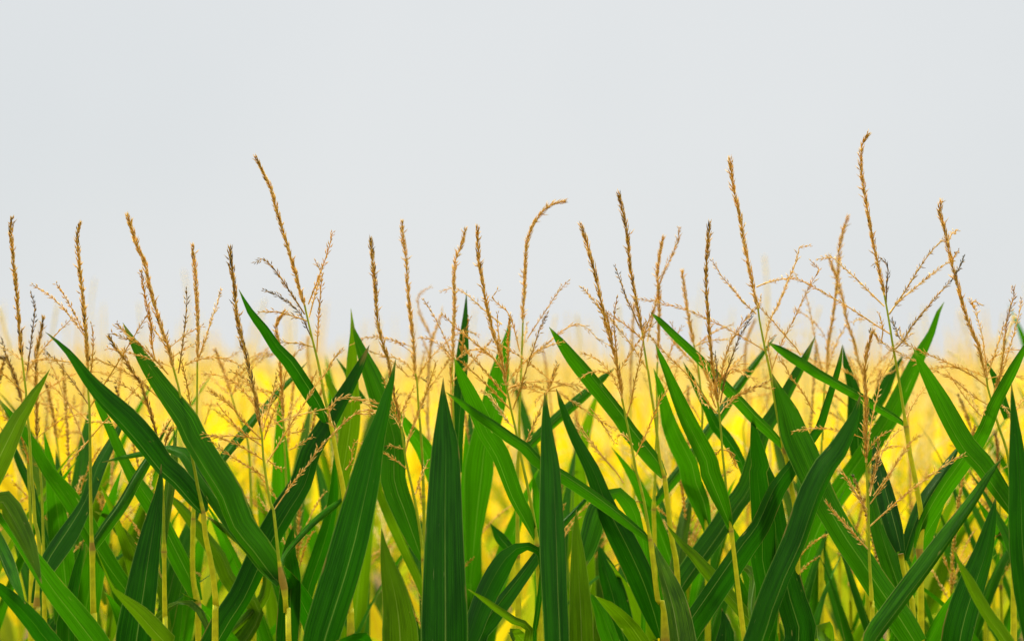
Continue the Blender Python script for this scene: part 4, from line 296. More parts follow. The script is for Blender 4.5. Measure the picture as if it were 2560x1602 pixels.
dict(label='tallest corn plant, its slim curved-tip tassel rising highest into the sky',at=(.6935,4.1),thick=1.05,tone=0.45,stalk=[(-.0619,2.4231),(-.0582,2.4034),(-.052,2.3664),(-.047,2.3338),(-.0397,2.2944),(-.0307,2.237),(-.0253,2.2011),(-.0181,2.1526),(-.0149,2.1377),(-.0081,2.1026),(.0014,2.0404),(-.0027,1.9932),(-.0008,1.9756),(0,1.8373)],spike=[(-.0921,-.0078,2.6934),(-.0975,-.0074,2.6853),(-.1011,-.0071,2.6767),(-.1027,-.006,2.6448),(-.0971,-.0045,2.6005),(-.0895,-.0032,2.5587),(-.0806,-.0018,2.5094),(-.0706,-.0007,2.4651),(-.0619,0,2.4231)],branches=[([(-.0744,.0235,2.476),(-.0639,.0188,2.4857),(-.0558,.0153,2.4781),(-.0539,.0117,2.4656),(-.0573,.0053,2.4406),(-.0589,0,2.4108)],0.7,0.95),([(-.1643,.0681,2.4879),(-.1435,.0547,2.4898),(-.13,.0437,2.4768),(-.103,.0228,2.4486),(-.0804,.0078,2.4234),(-.0619,0,2.4046)],0.4,0.25),([(-.2102,-.0232,2.4494),(-.1902,-.0196,2.4397),(-.1675,-.0156,2.4276),(-.1449,-.0119,2.4154),(-.1122,-.0068,2.3958),(-.082,-.0027,2.3762),(-.052,0,2.3577)],0.5,0.35),([(.0466,.0615,2.5202),(.0254,.0479,2.4995),(.0028,.0322,2.4714),(-.0196,.0166,2.4385),(-.036,.0072,2.4159),(-.054,0,2.391)],0.65,0.75),([(.054,.0399,2.4816),(.0243,.0273,2.4612),(-.005,.0155,2.4385),(-.0364,.0047,2.4134),(-.0532,0,2.3935)],0.55,0.25),([(.0626,.0533,2.4522),(.039,.04,2.4293),(.0114,.0245,2.399),(-.0156,.0111,2.369),(-.0291,.0039,2.3466),(-.0442,0,2.3321)],0.75,0.8),([(-.0388,.0625,2.3837),(-.0382,.0375,2.3705),(-.0352,.0056,2.3502),(-.0307,0,2.3465)],0.8,1.0),([(-.011,.0325,2.3577),(-.0265,.015,2.3467),(-.0433,0,2.3321)],0.5,0.4),([(-.0772,-.0404,2.3905),(-.067,-.0143,2.3678),(-.0666,0,2.3483)],0.35,0.1),([(-.0323,.0235,2.3648),(-.0295,.0072,2.3484),(-.0235,0,2.3393)],0.6,0.3),([(-.0425,.0274,2.3197),(-.0564,.0081,2.2998),(-.0648,0,2.2873)],0.3,0.6),([(.0215,.0638,2.2707),(.005,.0411,2.2563),(-.0117,.017,2.2367),(-.0253,0,2.2155)],0.35,0.4),([(-.0102,-.0276,2.1839),(-.022,-.0233,2.1749),(-.0335,-.0171,2.155),(-.0485,-.0102,2.1315),(-.081,0,2.0837)],0.35,0.3),([(-.0561,.033,2.3414),(-.0674,.0183,2.3449),(-.0792,0,2.3591)],0.4,0.7)],leaves=[([(-.2701,-.1,2.3427,0),(-.2497,-.0892,2.3314,.0114),(-.2235,-.0756,2.3157,.0167),(-.1991,-.0637,2.3016,.0177),(-.1794,-.0541,2.2892,.0174),(-.1549,-.0435,2.2767,.0163),(-.1323,-.0339,2.2642,.0164),(-.104,-.0231,2.2499,.0164),(-.0758,-.0131,2.2336,.0154),(-.0476,-.0046,2.2174,.0134),(-.0345,-.0015,2.2092,.0099),(-.0262,0,2.202,.0045)],0.15,0.6,-0.2,1),([(.1577,-.15,2.3604,0),(.1349,-.1183,2.2998,.0192),(.1209,-.1016,2.2666,.0236),(.1067,-.0849,2.2313,.0264),(.0986,-.0726,2.2029,.0282),(.0853,-.0593,2.1725,.0297),(.067,-.0459,2.1422,.0315),(.0384,-.027,2.0958,.0327),(.0166,-.0133,2.0547,.0318),(.0019,-.0046,2.0218,.0256),(-.0068,0,1.9945,.0135)],-0.25,0.6,0.1,1),([(.1061,.2,2.1694,0),(.0807,.1772,2.1335,.0155),(.0608,.1604,2.1061,.0196),(.0287,.1366,2.0653,.0237),(.0025,.1134,2.0138,.0222),(-.0135,.1,1.9677,.0194)],0,0.4,0.2,0)]),
dict(label='blurred pale corn tassel behind the straight dense one',at=(.7438,4.95),thick=1.0,tone=0.2,stalk=[(0,2.2088),(-.0022,2.1763),(0,2.087)],spike=[(.0058,-.026,2.2933),(.0033,-.0209,2.2804),(.001,-.0075,2.2414),(0,0,2.2088)],branches=[([(.0157,.0462,2.3523),(.0178,.0382,2.3435),(.0114,.0177,2.3172),(.0065,0,2.2846)],0.3,0.1),([(.0355,.0332,2.3347),(.0196,.0148,2.302),(.0065,0,2.263)],0.3,0.3),([(.0028,-.0247,2.1553),(.0003,-.0126,2.1334),(-.0022,0,2.1004)],0.9,0.8)],leaves=[]),
dict(label='corn plant with a bristly leaning tassel and two thick upright side branches',at=(.8426,4.06),thick=1.15,tone=0.55,stalk=[(-.0459,2.2838),(-.0441,2.2696),(-.037,2.243),(-.0299,2.2163),(-.021,2.1896),(-.0121,2.163),(-.0068,2.1253),(-.0018,2.0227),(0,1.842)],spike=[(-.1201,.0139,2.5769),(-.122,.013,2.5621),(-.1137,.0113,2.5326),(-.1079,.0095,2.5006),(-.1009,.0077,2.4687),(-.0914,.0059,2.4343),(-.082,.0042,2.3976),(-.07,.0026,2.3633),(-.058,.0014,2.3339),(-.0512,.0004,2.3016),(-.0459,0,2.2838)],branches=[([(-.0856,.0508,2.5336),(-.1002,.025,2.526),(-.1108,0,2.5099)],0.6,0.3),([(-.075,.0479,2.4889),(-.0845,.0236,2.4743),(-.0986,0,2.4561)],0.7,1.0),([(-.1054,-.0634,2.4934),(-.1052,-.0293,2.4866),(-.1042,0,2.4757)],0.5,0.5),([(-.063,.0592,2.4163),(-.0558,.0511,2.4037),(-.0529,.0406,2.3836),(-.0481,.0271,2.3563),(-.0458,.0095,2.3141),(-.0438,0,2.2803)],0.65,0.3),([(-.064,-.042,2.4061),(-.0697,-.0213,2.4116),(-.0729,-.0123,2.4094),(-.0668,0,2.3999)],0.4,0.4),([(-.0093,-.0409,2.4316),(-.0073,-.0372,2.4184),(-.0133,-.031,2.3967),(-.0187,-.0216,2.3605),(-.0225,-.0075,2.2963),(-.0321,-.0022,2.2661),(-.0352,0,2.2465)],1.0,0.55),([(.0256,.0616,2.4163),(.0178,.0484,2.3863),(-.0057,.0227,2.3231),(-.0167,.0126,2.2945),(-.027,.0055,2.2714),(-.0344,0,2.2447)],0.7,0.35),([(-.0068,.0527,2.3719),(-.0205,.0291,2.341),(-.033,.0114,2.3141),(-.0441,0,2.2892)],0.3,0.6),([(-.0183,-.0557,2.2192),(-.0178,-.0362,2.2294),(-.0241,-.0152,2.2379),(-.0352,0,2.2412)],0.8,0.4),([(-.0636,-.0633,2.2246),(-.0474,-.0166,2.2361),(-.037,0,2.2394)],0.4,0.4),([(-.1919,-.0565,2.3401),(-.1786,-.0502,2.3349),(-.1557,-.0395,2.3245),(-.131,-.0291,2.3157),(-.0987,-.0164,2.3016),(-.0703,-.0066,2.2874),(-.045,0,2.2696)],0.55,0.45),([(-.2256,.0459,2.3574),(-.2138,.0412,2.3429),(-.1984,.0365,2.3321),(-.1761,.0303,2.3195),(-.1521,.024,2.307),(-.1229,.0169,2.2927),(-.0972,.0112,2.2802),(-.0767,.0062,2.2607),(-.0595,.003,2.2482),(-.0352,0,2.2341)],0.75,0.4),([(-.1078,.0215,2.2945),(-.0931,.014,2.2713),(-.0766,.0069,2.2464),(-.0598,.0016,2.2251),(-.0495,0,2.2163)],0.3,0.2),([(-.0742,-.0551,2.235),(-.0771,-.0333,2.2522),(-.0831,-.018,2.2644),(-.0992,0,2.2803)],0.3,0.2),([(.0269,.046,2.2477),(.0109,.0168,2.2356),(.0021,0,2.2234)],0.5,0.4)],leaves=[([(-.1935,-.15,2.3324,0),(-.1797,-.1394,2.3084,.0129),(-.1602,-.1258,2.2774,.0233),(-.1387,-.1115,2.2428,.032),(-.119,-.0986,2.2097,.0356),(-.0938,-.0843,2.171,.0369),(-.0658,-.073,2.1422,.0363),(-.0428,-.063,2.1102,.0337),(-.02,-.0545,2.0781,.0277),(-.0032,-.05,2.0514,.0159)],-0.2,0.3,0.15,1),([(-.0085,.2,2.3147,0),(.0064,.2,2.2868,.0112),(.0157,.2,2.2644,.0168),(.0232,.2,2.2383,.0187),(.0325,.2,2.2122,.0168)],0,0.3,0,0)]),
dict(label='small corn plant with dark seed heads beside the plant with two thick upright side branches',at=(.9213,4.55),thick=1.0,tone=0.9,stalk=[(-.003,2.0532),(-.0006,1.9492),(-.0014,1.9011),(0,1.7867)],spike=[(-.01,.0042,2.1752),(-.0072,.003,2.1497),(-.0068,.0021,2.1318),(-.004,0,2.0692)],branches=[([(.0105,-.051,1.9472),(.0055,-.0171,1.9206),(-.0006,0,1.9011)],0.1,0.1),([(-.0018,.0638,2.1786),(-.0027,.0291,2.1655),(-.0045,0,2.1484)],0.6,0.9)],leaves=[([(-.0662,-.1,2.0606,0),(-.0434,-.0832,2.0283,.0118),(-.0165,-.0667,1.9937,.0168),(.0035,-.0559,1.9653,.0119),(.0166,-.05,1.9411,.0079)],0,0.5,0,1),([(.0581,.1,1.9701,0),(.0289,.0575,1.9447,.0182),(-.0005,.0125,1.9081,.012),(-.005,0,1.8891,.008)],0,0.5,0,1)]),
dict(label='corn plant with a cupped dark leaf joining a slender yellow-green stalk behind the thin-stemmed tassel',at=(.673,4.05),thick=1.0,tone=0.5,stalk=[(-.0219,1.9897),(-.0173,1.9635),(-.0093,1.9262),(0,1.8429)],leaves=[([(-.0456,.15,2.1725,0),(-.0431,.1117,2.1352,.0247),(-.039,.076,2.0986,.034),(-.0335,.0417,2.0598,.0337),(-.0281,.0165,2.0265,.03),(-.0221,0,1.9942,.016)],0.05,0.5,-0.1,0),([(-.0466,.2,2.1037,0),(-.0412,.1794,2.0629,.0223),(-.0309,.1559,2.0143,.0333),(-.0178,.1332,1.9635,.0358),(.0005,.11,1.9023,.0329),(.0139,.1,1.8623,.0219)],0,0.3,0.1,1)]),
dict(label='corn plant at the picture edge with a broad pale leaf raised and another bent over',at=(-.838,3.78),thick=1.0,tone=0.5,stalk=[(0,1.9873),(0,1.8735)],leaves=[([(.0962,.1,2.2981,0),(.0867,.0877,2.2778,.0076),(.0769,.0773,2.261,.0144),(.0632,.0614,2.2334,.0219),(.0573,.0558,2.224,.0253),(.0443,.0393,2.1916,.034),(.0322,.0254,2.1619,.0396),(.0177,.0112,2.1274,.04),(.0002,0,2.0881,.0349)],0,0.25,-0.35,2),([(.1222,-.1,1.9725,0),(.1104,-.0855,1.9979,.0122),(.0979,-.0715,2.0237,.0232),(.0799,-.0552,2.0544,.0307),(.0609,-.0406,2.083,.0345),(.0496,-.0337,2.0961,.0321),(.0335,-.0277,2.0921,.0297),(.0135,-.0154,2.0617,.0298),(.0002,0,2.0009,.0249)],0.1,0.25,0.1,2),([(.0875,-.05,1.9369,0),(.0735,-.0214,1.9507,.0083),(.0564,.0131,1.9692,.0158),(.039,.0484,1.9913,.0202),(.0229,.0772,2.0128,.0204),(.0061,.1,2.0384,.0171)],0.3,0.3,0.1,1)]),
dict(label='corn plant with a wide dark leaf sloping up to the picture edge along the bottom',at=(-.6178,3.85),thick=1.0,tone=0.5,stalk=[(-.0032,1.8255),(0,1.7904)],leaves=[([(-.2027,-.1,2.1015,0),(-.1826,-.086,2.071,.0116),(-.1575,-.0709,2.0385,.0208),(-.131,-.0536,1.9956,.0301),(-.1025,-.0364,1.9489,.0369),(-.0717,-.0214,1.9054,.0413),(-.0466,-.0106,1.8689,.0431),(-.0275,-.0041,1.8428,.0372),(-.0044,0,1.8237,.0102)],-0.05,0.25,0.1,1),([(-.2069,-.05,1.9736,0),(-.1883,-.0432,1.9529,.0184),(-.1632,-.0348,1.927,.0268),(-.1365,-.0257,1.8941,.0328),(-.1176,-.0191,1.8678,.0345),(-.0772,-.0097,1.835,.0236),(-.0027,0,1.8237,.0085)],0,0.25,0.1,0),([(-.0867,.12,2.0192,0),(-.0895,.1182,1.9975,.0087),(-.0948,.1165,1.9767,.0148),(-.1013,.1138,1.9421,.0218),(-.1095,.1112,1.9075,.0296),(-.1141,.1075,1.8535,.0383),(-.0884,.1028,1.7768,.0327),(-.0193,.1,1.7641,.0196)],0.2,0.3,0.3,0)]),
dict(label='corn plant with a tall dark spear leaf and a pale fold-over leaf crossing its foot',at=(-.5929,3.78),thick=1.0,tone=0.5,stalk=[(0,1.8122),(0,1.7747)],leaves=[([(.0299,.1,2.1464,0),(.0299,.0933,2.1288,.0071),(.0281,.0829,2.1013,.0158),(.0206,.0646,2.0515,.0342),(.0133,.0458,1.9973,.0454),(.0071,.0287,1.9434,.0527),(.0015,.0163,1.8996,.0588),(-.002,.0069,1.8606,.0574),(0,0,1.8185,.0375)],0.1,0.22,0.2,0),([(-.0365,-.12,2.025,0),(-.0263,-.0995,1.9903,.0029),(-.0161,-.0829,1.9613,.0062),(-.0002,-.0703,1.9438,.0147),(.0203,-.0553,1.9227,.0246),(.0395,-.0408,1.8982,.0296),(.0559,-.0292,1.8768,.0322),(.005,0,1.7934,.0125)],-0.1,0.3,-0.1,2)]),
dict(label='corn plant with a green striped leaf slanting behind the straight smooth tassel stem',at=(-.6019,4.28),thick=1.0,tone=0.5,stalk=[(0,1.8043),(0,1.7477)],leaves=[([(-.2939,-.05,2.2443,0),(-.2815,-.0475,2.2276,.007),(-.2583,-.0428,2.1959,.0158),(-.2352,-.0377,2.1587,.0214),(-.2139,-.0327,2.1195,.0251),(-.1784,-.0264,2.0727,.0364),(-.154,-.0217,2.0332,.0393),(-.1214,-.0152,1.9738,.0365),(-.094,-.0108,1.9313,.0323),(-.061,-.0063,1.8858,.0253),(-.0222,-.0017,1.8262,.0197),(-.0013,0,1.7922,.0113)],-0.1,0.25,0.15,1),([(-.1542,.1,2.0412,0),(-.1313,.0898,2.0322,.0096),(-.1059,.0754,2.0082,.0201),(-.0827,.062,1.9843,.0229),(-.0577,.0478,1.9568,.0228),(-.0262,.0279,1.911,.0189),(-.0011,0,1.8081,.0094)],0,0.2,0.1,2),([(-.0342,.1,2.0804,0),(-.0039,.0895,2.055,.0158),(.0356,.0739,2.01,.0244),(.0748,.0582,1.961,.0286),(.0899,.0494,1.9281,.0286),(.1177,.0391,1.8929,.0304),(.1452,.0303,1.8634,.0313),(.0906,.0118,1.7888,.0355),(.0071,0,1.7618,.0142)],0.25,0.35,0.1,2),([(.0466,.1,2.0328,0),(.0798,.088,2.012,.013),(.1098,.0768,1.9897,.0149),(.1308,.0687,1.9717,.0158),(.1597,.0576,1.9454,.0143),(.1448,.0367,1.8715,.0214),(.0071,0,1.7548,.0142)],0,0.7,-0.2,2)]),
dict(label='corn plant with a long creased leaf slanting up under the drooping tassel branch',at=(-.5321,4.02),thick=1.0,tone=0.5,stalk=[(0,1.7879),(0,1.7413)],leaves=[([(.2891,.1,2.3395,0),(.2759,.0934,2.3106,.0144),(.2567,.0848,2.2729,.0234),(.2375,.077,2.2388,.0296),(.2149,.0678,2.1978,.034),(.1923,.0592,2.1588,.0375),(.1763,.0492,2.1067,.0402),(.1529,.0414,2.0696,.0442),(.1296,.0335,2.03,.0454),(.1039,.0241,1.9774,.044),(.078,.0148,1.9197,.0417),(.0555,.0093,1.8848,.0425),(.0349,.0044,1.8481,.0407),(.0067,0,1.8012,.0266)],0.2,0.35,0.2,0)]),
dict(label='corn plant showing a dark vertical leaf beside the jointed yellow stalk',at=(-.3711,3.97),thick=1.0,tone=0.5,stalk=[(0,1.7943),(0,1.7483)],leaves=[([(.0079,.05,2.0395,0),(.0026,.05,2.0148,.0141),(0,.05,1.99,.0248),(.0026,.05,1.9547,.0354),(0,.05,1.9016,.0398),(-.0036,.05,1.8465,.0415),(-.004,.05,1.7945,.0333)],0.05,0.3,0.1,0)]),
dict(label='corn plant with a big slanting spear leaf in front of the drooping tassel branch',at=(-.2999,3.7),thick=1.0,tone=0.5,stalk=[(0,1.8103),(0,1.7674)],leaves=[([(.115,.15,2.315,0),(.1097,.1387,2.2847,.0081),(.1003,.1255,2.2496,.0176),(.0925,.1139,2.218,.0242),(.0816,.0999,2.1796,.0351),(.0725,.0853,2.1377,.0461),(.0622,.0696,2.0912,.0534),(.0509,.0532,2.0401,.0589),(.0349,.0349,1.9799,.0615),(.0165,.0185,1.92,.0613),(.0038,.008,1.8747,.0562),(0,0,1.8225,.0306)],0.12,0.22,-0.15,0),([(.0336,-.05,1.8882,0),(.072,.0303,1.8792,.0345),(.0219,.12,1.8134,.0253)],0,0.3,0.2,0)]),
dict(label='corn plant with a short olive pointed leaf low between two large spear leaves',at=(-.1751,3.78),thick=1.0,tone=0.5,stalk=[(0,1.7997),(0,1.7559)],leaves=[([(-.0318,.05,2.0474,0),(-.0282,.0433,2.0227,.0096),(-.0201,.0337,1.9857,.0264),(-.0102,.0245,1.9488,.0421),(-.0035,.0163,1.9121,.0538),(-.0001,.0084,1.8725,.0624),(0,0,1.8122,.0313)],0.0,0.18,-0.15,2)]),
dict(label='corn plant with the broadest upright leaf, straight and face-on',at=(-.1012,3.64),thick=1.0,tone=0.5,stalk=[(0,1.7761),(0,1.7399)],leaves=[([(-.008,.2,2.2847,0),(-.0082,.1902,2.2646,.0067),(-.0075,.1813,2.2463,.0142),(-.0066,.1725,2.2281,.0217),(-.0056,.1614,2.205,.0316),(-.0036,.1472,2.175,.0444),(-.0037,.1136,2.1019,.0574),(-.0031,.0821,2.03,.0662),(-.0015,.0443,1.9357,.0728),(-.001,.0267,1.8862,.073),(-.0003,.0095,1.8291,.0604),(0,0,1.7821,.0241)],0.02,-0.12,0.05,0)]),
dict(label='corn plant with dark arching leaves between the two face-on spear leaves',at=(.0065,3.95),thick=1.0,tone=0.5,stalk=[(0,1.8164),(0,1.7641)],leaves=[([(-.0957,-.1,1.8159,0),(-.0737,-.0621,1.8634,.0291),(-.0621,-.0368,1.8985,.037),(-.0486,-.0141,1.9307,.0402),(-.0314,.0086,1.9634,.0404),(-.0141,.0261,1.9882,.0341),(.0017,.0378,2.0022,.021),(.0211,.048,2.0058,.0141),(.0352,.056,1.9982,.0123),(.0442,.0726,1.9633,.0106),(.0269,.12,1.8251,.0089)],0.05,0.25,0.1,0),([(.1389,.2,2.0968,0),(.1163,.1765,2.0726,.0069),(.0829,.1432,2.0384,.0117),(.0591,.1206,2.0148,.0152),(.0356,.0952,1.9845,.0187),(.0088,.0674,1.9496,.0221),(-.0176,.0422,1.9167,.0272),(-.042,.0204,1.8856,.0314),(-.0627,.0026,1.8562,.033),(-.0325,-.02,1.7994,.0195)],-0.2,0.35,0.1,0),([(-.0759,-.15,1.9532,0),(-.0509,-.1178,1.9337,.0081),(-.0257,-.0866,1.9121,.0122),(-.0002,-.0588,1.8921,.0137),(.0222,-.0366,1.8743,.0138),(.0065,0,1.8099,.0196)],0.1,0.6,-0.2,2),([(-.0036,-.05,1.8552,0),(-.0027,.0019,1.8702,.0191),(.0337,.1,1.8176,.0268)],0,0.2,0.6,2)]),
dict(label='corn plant with a narrow dark spear leaf standing face-on below the short upright tassel',at=(.0678,3.66),thick=1.0,tone=0.5,stalk=[(0,1.7732),(0,1.7369)],leaves=[([(-.0158,.2,2.2618,0),(-.0146,.1893,2.2409,.0081),(-.0133,.1767,2.2159,.0155),(-.0109,.1585,2.1795,.0242),(-.0075,.1412,2.1445,.0321),(-.0065,.1201,2.1005,.0369),(-.0049,.0869,2.0282,.0425),(-.0032,.0563,1.957,.0416),(-.0003,.0283,1.8838,.0401),(.0002,.01,1.8264,.0364),(0,0,1.7793,.0182)],0.15,-0.14,-0.1,0)]),
dict(label='corn plant with a small olive spear leaf against the narrow dark one',at=(.1089,3.74),thick=1.0,tone=0.5,stalk=[(0,1.7864),(0,1.7493)],leaves=[([(-.0078,.05,2.0788,0),(-.0082,.0436,2.0505,.0105),(-.0064,.0355,2.0137,.0219),(-.0046,.0279,1.977,.0308),(-.0024,.0184,1.9283,.0376),(-.0009,.0095,1.8768,.0408),(0,0,1.7988,.0248)],0.0,0.15,0.1,2)]),
dict(label='corn plant with a leaf folded over at a rounded shoulder behind the long slender leaf',at=(.2171,4.1),thick=1.0,tone=0.5,stalk=[(0,1.8116),(0,1.7573)],leaves=[([(-.1023,-.05,1.9555,0),(-.0938,-.034,1.989,.0295),(-.0826,-.017,2.0254,.0377),(-.0712,-.0017,2.0594,.0378),(-.0546,.0097,2.0818,.0298),(-.0353,.0175,2.0868,.0217),(-.0172,.0278,2.0659,.0272),(-.0014,.0429,2.0268,.0191),(.0105,.0618,1.9707,.011),(.0099,.1,1.8127,.0083)],0.1,0.25,0.1,1),([(-.0623,.25,1.9845,0),(-.0485,.2356,1.9427,.0314),(-.0348,.2225,1.901,.0427),(-.0212,.2079,1.8456,.0454),(-.0074,.2,1.8011,.034)],-0.1,0.25,0.1,0),([(-.0817,-.15,1.9289,0),(-.0602,-.131,1.9127,.0157),(-.0328,-.1051,1.8839,.0263),(-.0051,-.0781,1.8461,.0318),(.0242,-.05,1.7841,.0268)],0.1,0.3,0.5,2),([(-.0874,0,1.9216,0),(-.0658,0,1.8865,.0243),(-.0496,0,1.8373,.0324),(-.0068,0,1.7709,.0203)],0.1,0.3,0.2,1)]),
dict(label='corn plant with a long brown-rimmed leaf sweeping up behind a jointed yellow stalk',at=(.2687,4.06),thick=1.0,tone=0.5,stalk=[(0,1.7828),(0,1.7358)],leaves=[([(.2928,.05,2.3394,0),(.2872,.0465,2.3052,.0093),(.276,.0427,2.2693,.0119),(.2629,.0387,2.2299,.0144),(.2517,.0354,2.1976,.0161),(.2293,.0319,2.1677,.0194),(.2045,.0278,2.1301,.0256),(.1799,.024,2.0953,.0318),(.1516,.0183,2.034,.0332),(.1279,.0151,2.0019,.0367),(.1043,.0119,1.9681,.038),(.0736,.0081,1.9237,.0394),(.0465,.005,1.8847,.0408),(.0195,.0022,1.8439,.042),(.0013,0,1.7895,.0336)],-0.2,0.35,0.15,0),([(.0966,.15,1.8828,0),(.1011,.1381,1.86,.0166),(.1023,.1305,1.8442,.0295),(.0995,.1196,1.8196,.0404),(.0617,.1,1.7701,.0413)],0,0.25,0.1,0)]),
dict(label='corn plant with a ribbon leaf rising to a sharp tip beside a tall curved tassel',at=(.2691,4.28),thick=1.0,tone=0.5,stalk=[(0,1.7902),(0,1.7335)],leaves=[([(.2808,.1,2.3583,0),(.2565,.0892,2.3094,.0163),(.2284,.0783,2.2598,.0214),(.2045,.0692,2.2179,.0267),(.1809,.0613,2.182,.0276),(.1526,.0446,2.0917,.0342),(.1292,.0378,2.0579,.0356),(.0971,.0287,2.0102,.0363),(.0624,.0199,1.9626,.0363),(.0307,.0125,1.9179,.0325),(.0077,.0062,1.8705,.0226),(.0014,0,1.7973,.0212)],0.15,0.4,0.2,1),([(.0719,.3,2.0704,0),(.0606,.2689,2.036,.021),(.0449,.216,1.9739,.0267),(.0288,.1529,1.8908,.0292),(.008,.1,1.7918,.0173)],0,0.3,0.1,2)]),
dict(label='corn plant with a bright holed leaf tip below the dense dark side branches',at=(.4103,4),thick=1.0,tone=0.5,stalk=[(0,1.8235),(0,1.7706)],leaves=[([(-.1501,.1,2.0379,0),(-.1283,.1031,2.0089,.0099),(-.1028,.106,1.9834,.0172),(-.0827,.1084,1.9597,.0231),(-.0645,.1104,1.9397,.0262),(-.0371,.1132,1.9087,.0244),(-.0097,.1159,1.8758,.0235),(.0177,.1185,1.8375,.0199),(.0123,.12,1.7956,.0204)],0,0.3,-0.2,2),([(-.006,.1,2.228,0),(-.0015,.1,2.2047,.0081),(.0039,.1,2.1706,.0224),(.0111,.1,2.1347,.0332),(.0071,.1,2.1242,.0319),(.0111,.1,2.0837,.0373),(.0165,.1,2.0296,.0432),(.0165,.1,1.9756,.0459),(.0248,.1,1.9298,.0451),(.0212,.1,1.8757,.0451),(.0136,.1,1.8048,.0407)],-0.05,0.22,0.1,0),([(.0236,.15,2.1466,0),(.0328,.1331,2.0928,.03),(.039,.1155,2.034,.0407),(.048,.0989,1.9757,.0486),(.0622,.0813,1.9099,.0538),(.0737,.0652,1.8412,.0536),(.0085,.05,1.7707,.0134)],-0.05,0.25,0.1,0),([(-.0122,0,1.8508,0),(-.0052,.0972,1.894,.0108),(.0071,.1756,1.9413,.0165),(-.0108,.2,1.9577,.0111)],0,0.25,0.1,2)]),
dict(label='corn plant with a thick rounded spear leaf leaning across the bottom beside the yellow stalk',at=(.3487,3.73),thick=1.0,tone=0.5,stalk=[(0,1.8063),(0,1.7631)],leaves=[([(.2066,.12,2.2594,0),(.1981,.1103,2.2292,.0135),(.1833,.1003,2.1992,.0235),(.1669,.0906,2.171,.0309),(.1479,.0823,2.1491,.0347),(.1236,.0686,2.1071,.0388),(.1044,.0548,2.0604,.0399),(.0909,.0451,2.0262,.0398),(.0667,.0316,1.9769,.038),(.0565,.0255,1.9526,.0383),(.0463,.0197,1.9284,.0379),(.031,.0101,1.8833,.037),(.0006,0,1.8187,.0309)],0.25,0.45,-0.1,0)]),
dict(label='corn plant with a square-topped leaf folded over low in front',at=(.5096,3.85),thick=1.0,tone=0.5,stalk=[(0,1.8032),(0,1.7586)],leaves=[([(-.0289,-.16,1.8622,0),(-.019,-.0496,1.8866,.0346),(.01,.1,1.7968,.0261)],-0.25,0.15,0.1,2)]),
dict(label='corn plant with a narrow rolled leaf slanting across the stalk of the tallest plant',at=(.5566,3.78),thick=1.0,tone=0.5,stalk=[(0,1.8435),(0,1.7997)],leaves=[([(.2313,.1,2.1592,0),(.2071,.0876,2.129,.0097),(.176,.0712,2.0866,.0167),(.1399,.0542,2.0421,.0217),(.1017,.0374,1.9954,.0262),(.0667,.0235,1.9539,.0276),(.0348,.0121,1.915,.0275),(.0086,.004,1.8809,.0259),(-.0032,0,1.8515,.0149)],0.25,0.7,-0.15,1)]),
dict(label='corn plant with a dark upright leaf filling the picture edge under the thick side branches',at=(.7976,3.68),thick=1.0,tone=0.5,stalk=[(0,1.8251),(0,1.7764)],leaves=[([(-.0169,.1,2.2767,0),(-.0163,.0926,2.2503,.0074),(-.0152,.0843,2.2207,.0132),(-.0138,.0703,2.1688,.0259),(-.0136,.0533,2.103,.0339),(-.0149,.0358,2.0305,.0367),(-.0109,.0201,1.9585,.0366),(-.0016,.0063,1.884,.0316),(0,0,1.8312,.0244)],0.05,0.25,0.1,0),([(-.1368,-.05,2.0313,0),(-.1221,-.0396,2.0033,.0072),(-.1058,-.0298,1.9768,.0161),(-.0895,-.02,1.9486,.0185),(-.068,-.0092,1.9169,.0202),(-.0416,.0017,1.8833,.021),(.0043,.02,1.798,.0184)],-0.15,0.35,0.2,2)]),
dict(label='corn plant with a dark wedge leaf at the end of the long rolled leaf',at=(.7386,4.04),thick=1.0,tone=0.5,stalk=[(0,1.7653),(0,1.7185)],leaves=[([(.0904,.1,2.0815,0),(.08,.0847,2.0443,.0177),(.0621,.0628,1.9889,.0351),(.0394,.0429,1.9366,.0479),(.0186,.0251,1.8846,.0536),(.0053,.011,1.8353,.052),(.0007,0,1.7787,.0334)],0.1,0.22,0.2,0)]),
]

# ---------------------------------------------------------------- the ground
g = MB(); n = 40
g.v = [Vector((-3000, -40, 0)), Vector((3000, -40, 0)), Vector((3000, 5000, 0)), Vector((-3000, 5000, 0))]; g.f = [(0, 1, 2, 3)]
gm, t = mat('field_soil')
tcn = N(t, 'TexCoord'); ns = N(t, 'TexNoise'); ns.inputs['Scale'].default_value = 1.2; ns.inputs['Detail'].default_value = 8; L(t, tcn.outputs['Object'], ns.inputs['Vector'])
p = N(t, 'BsdfPrincipled'); L(t, mixc(t, ns.outputs[0], (.09, .06, .03), (.22, .16, .08)), p.inputs['Base Color']); p.inputs['Roughness'].default_value = .95
o = N(t, 'OutputMaterial'); L(t, p.outputs[0], o.inputs[0])
tag(g.build('ground', gm, smooth=False), kind='structure')

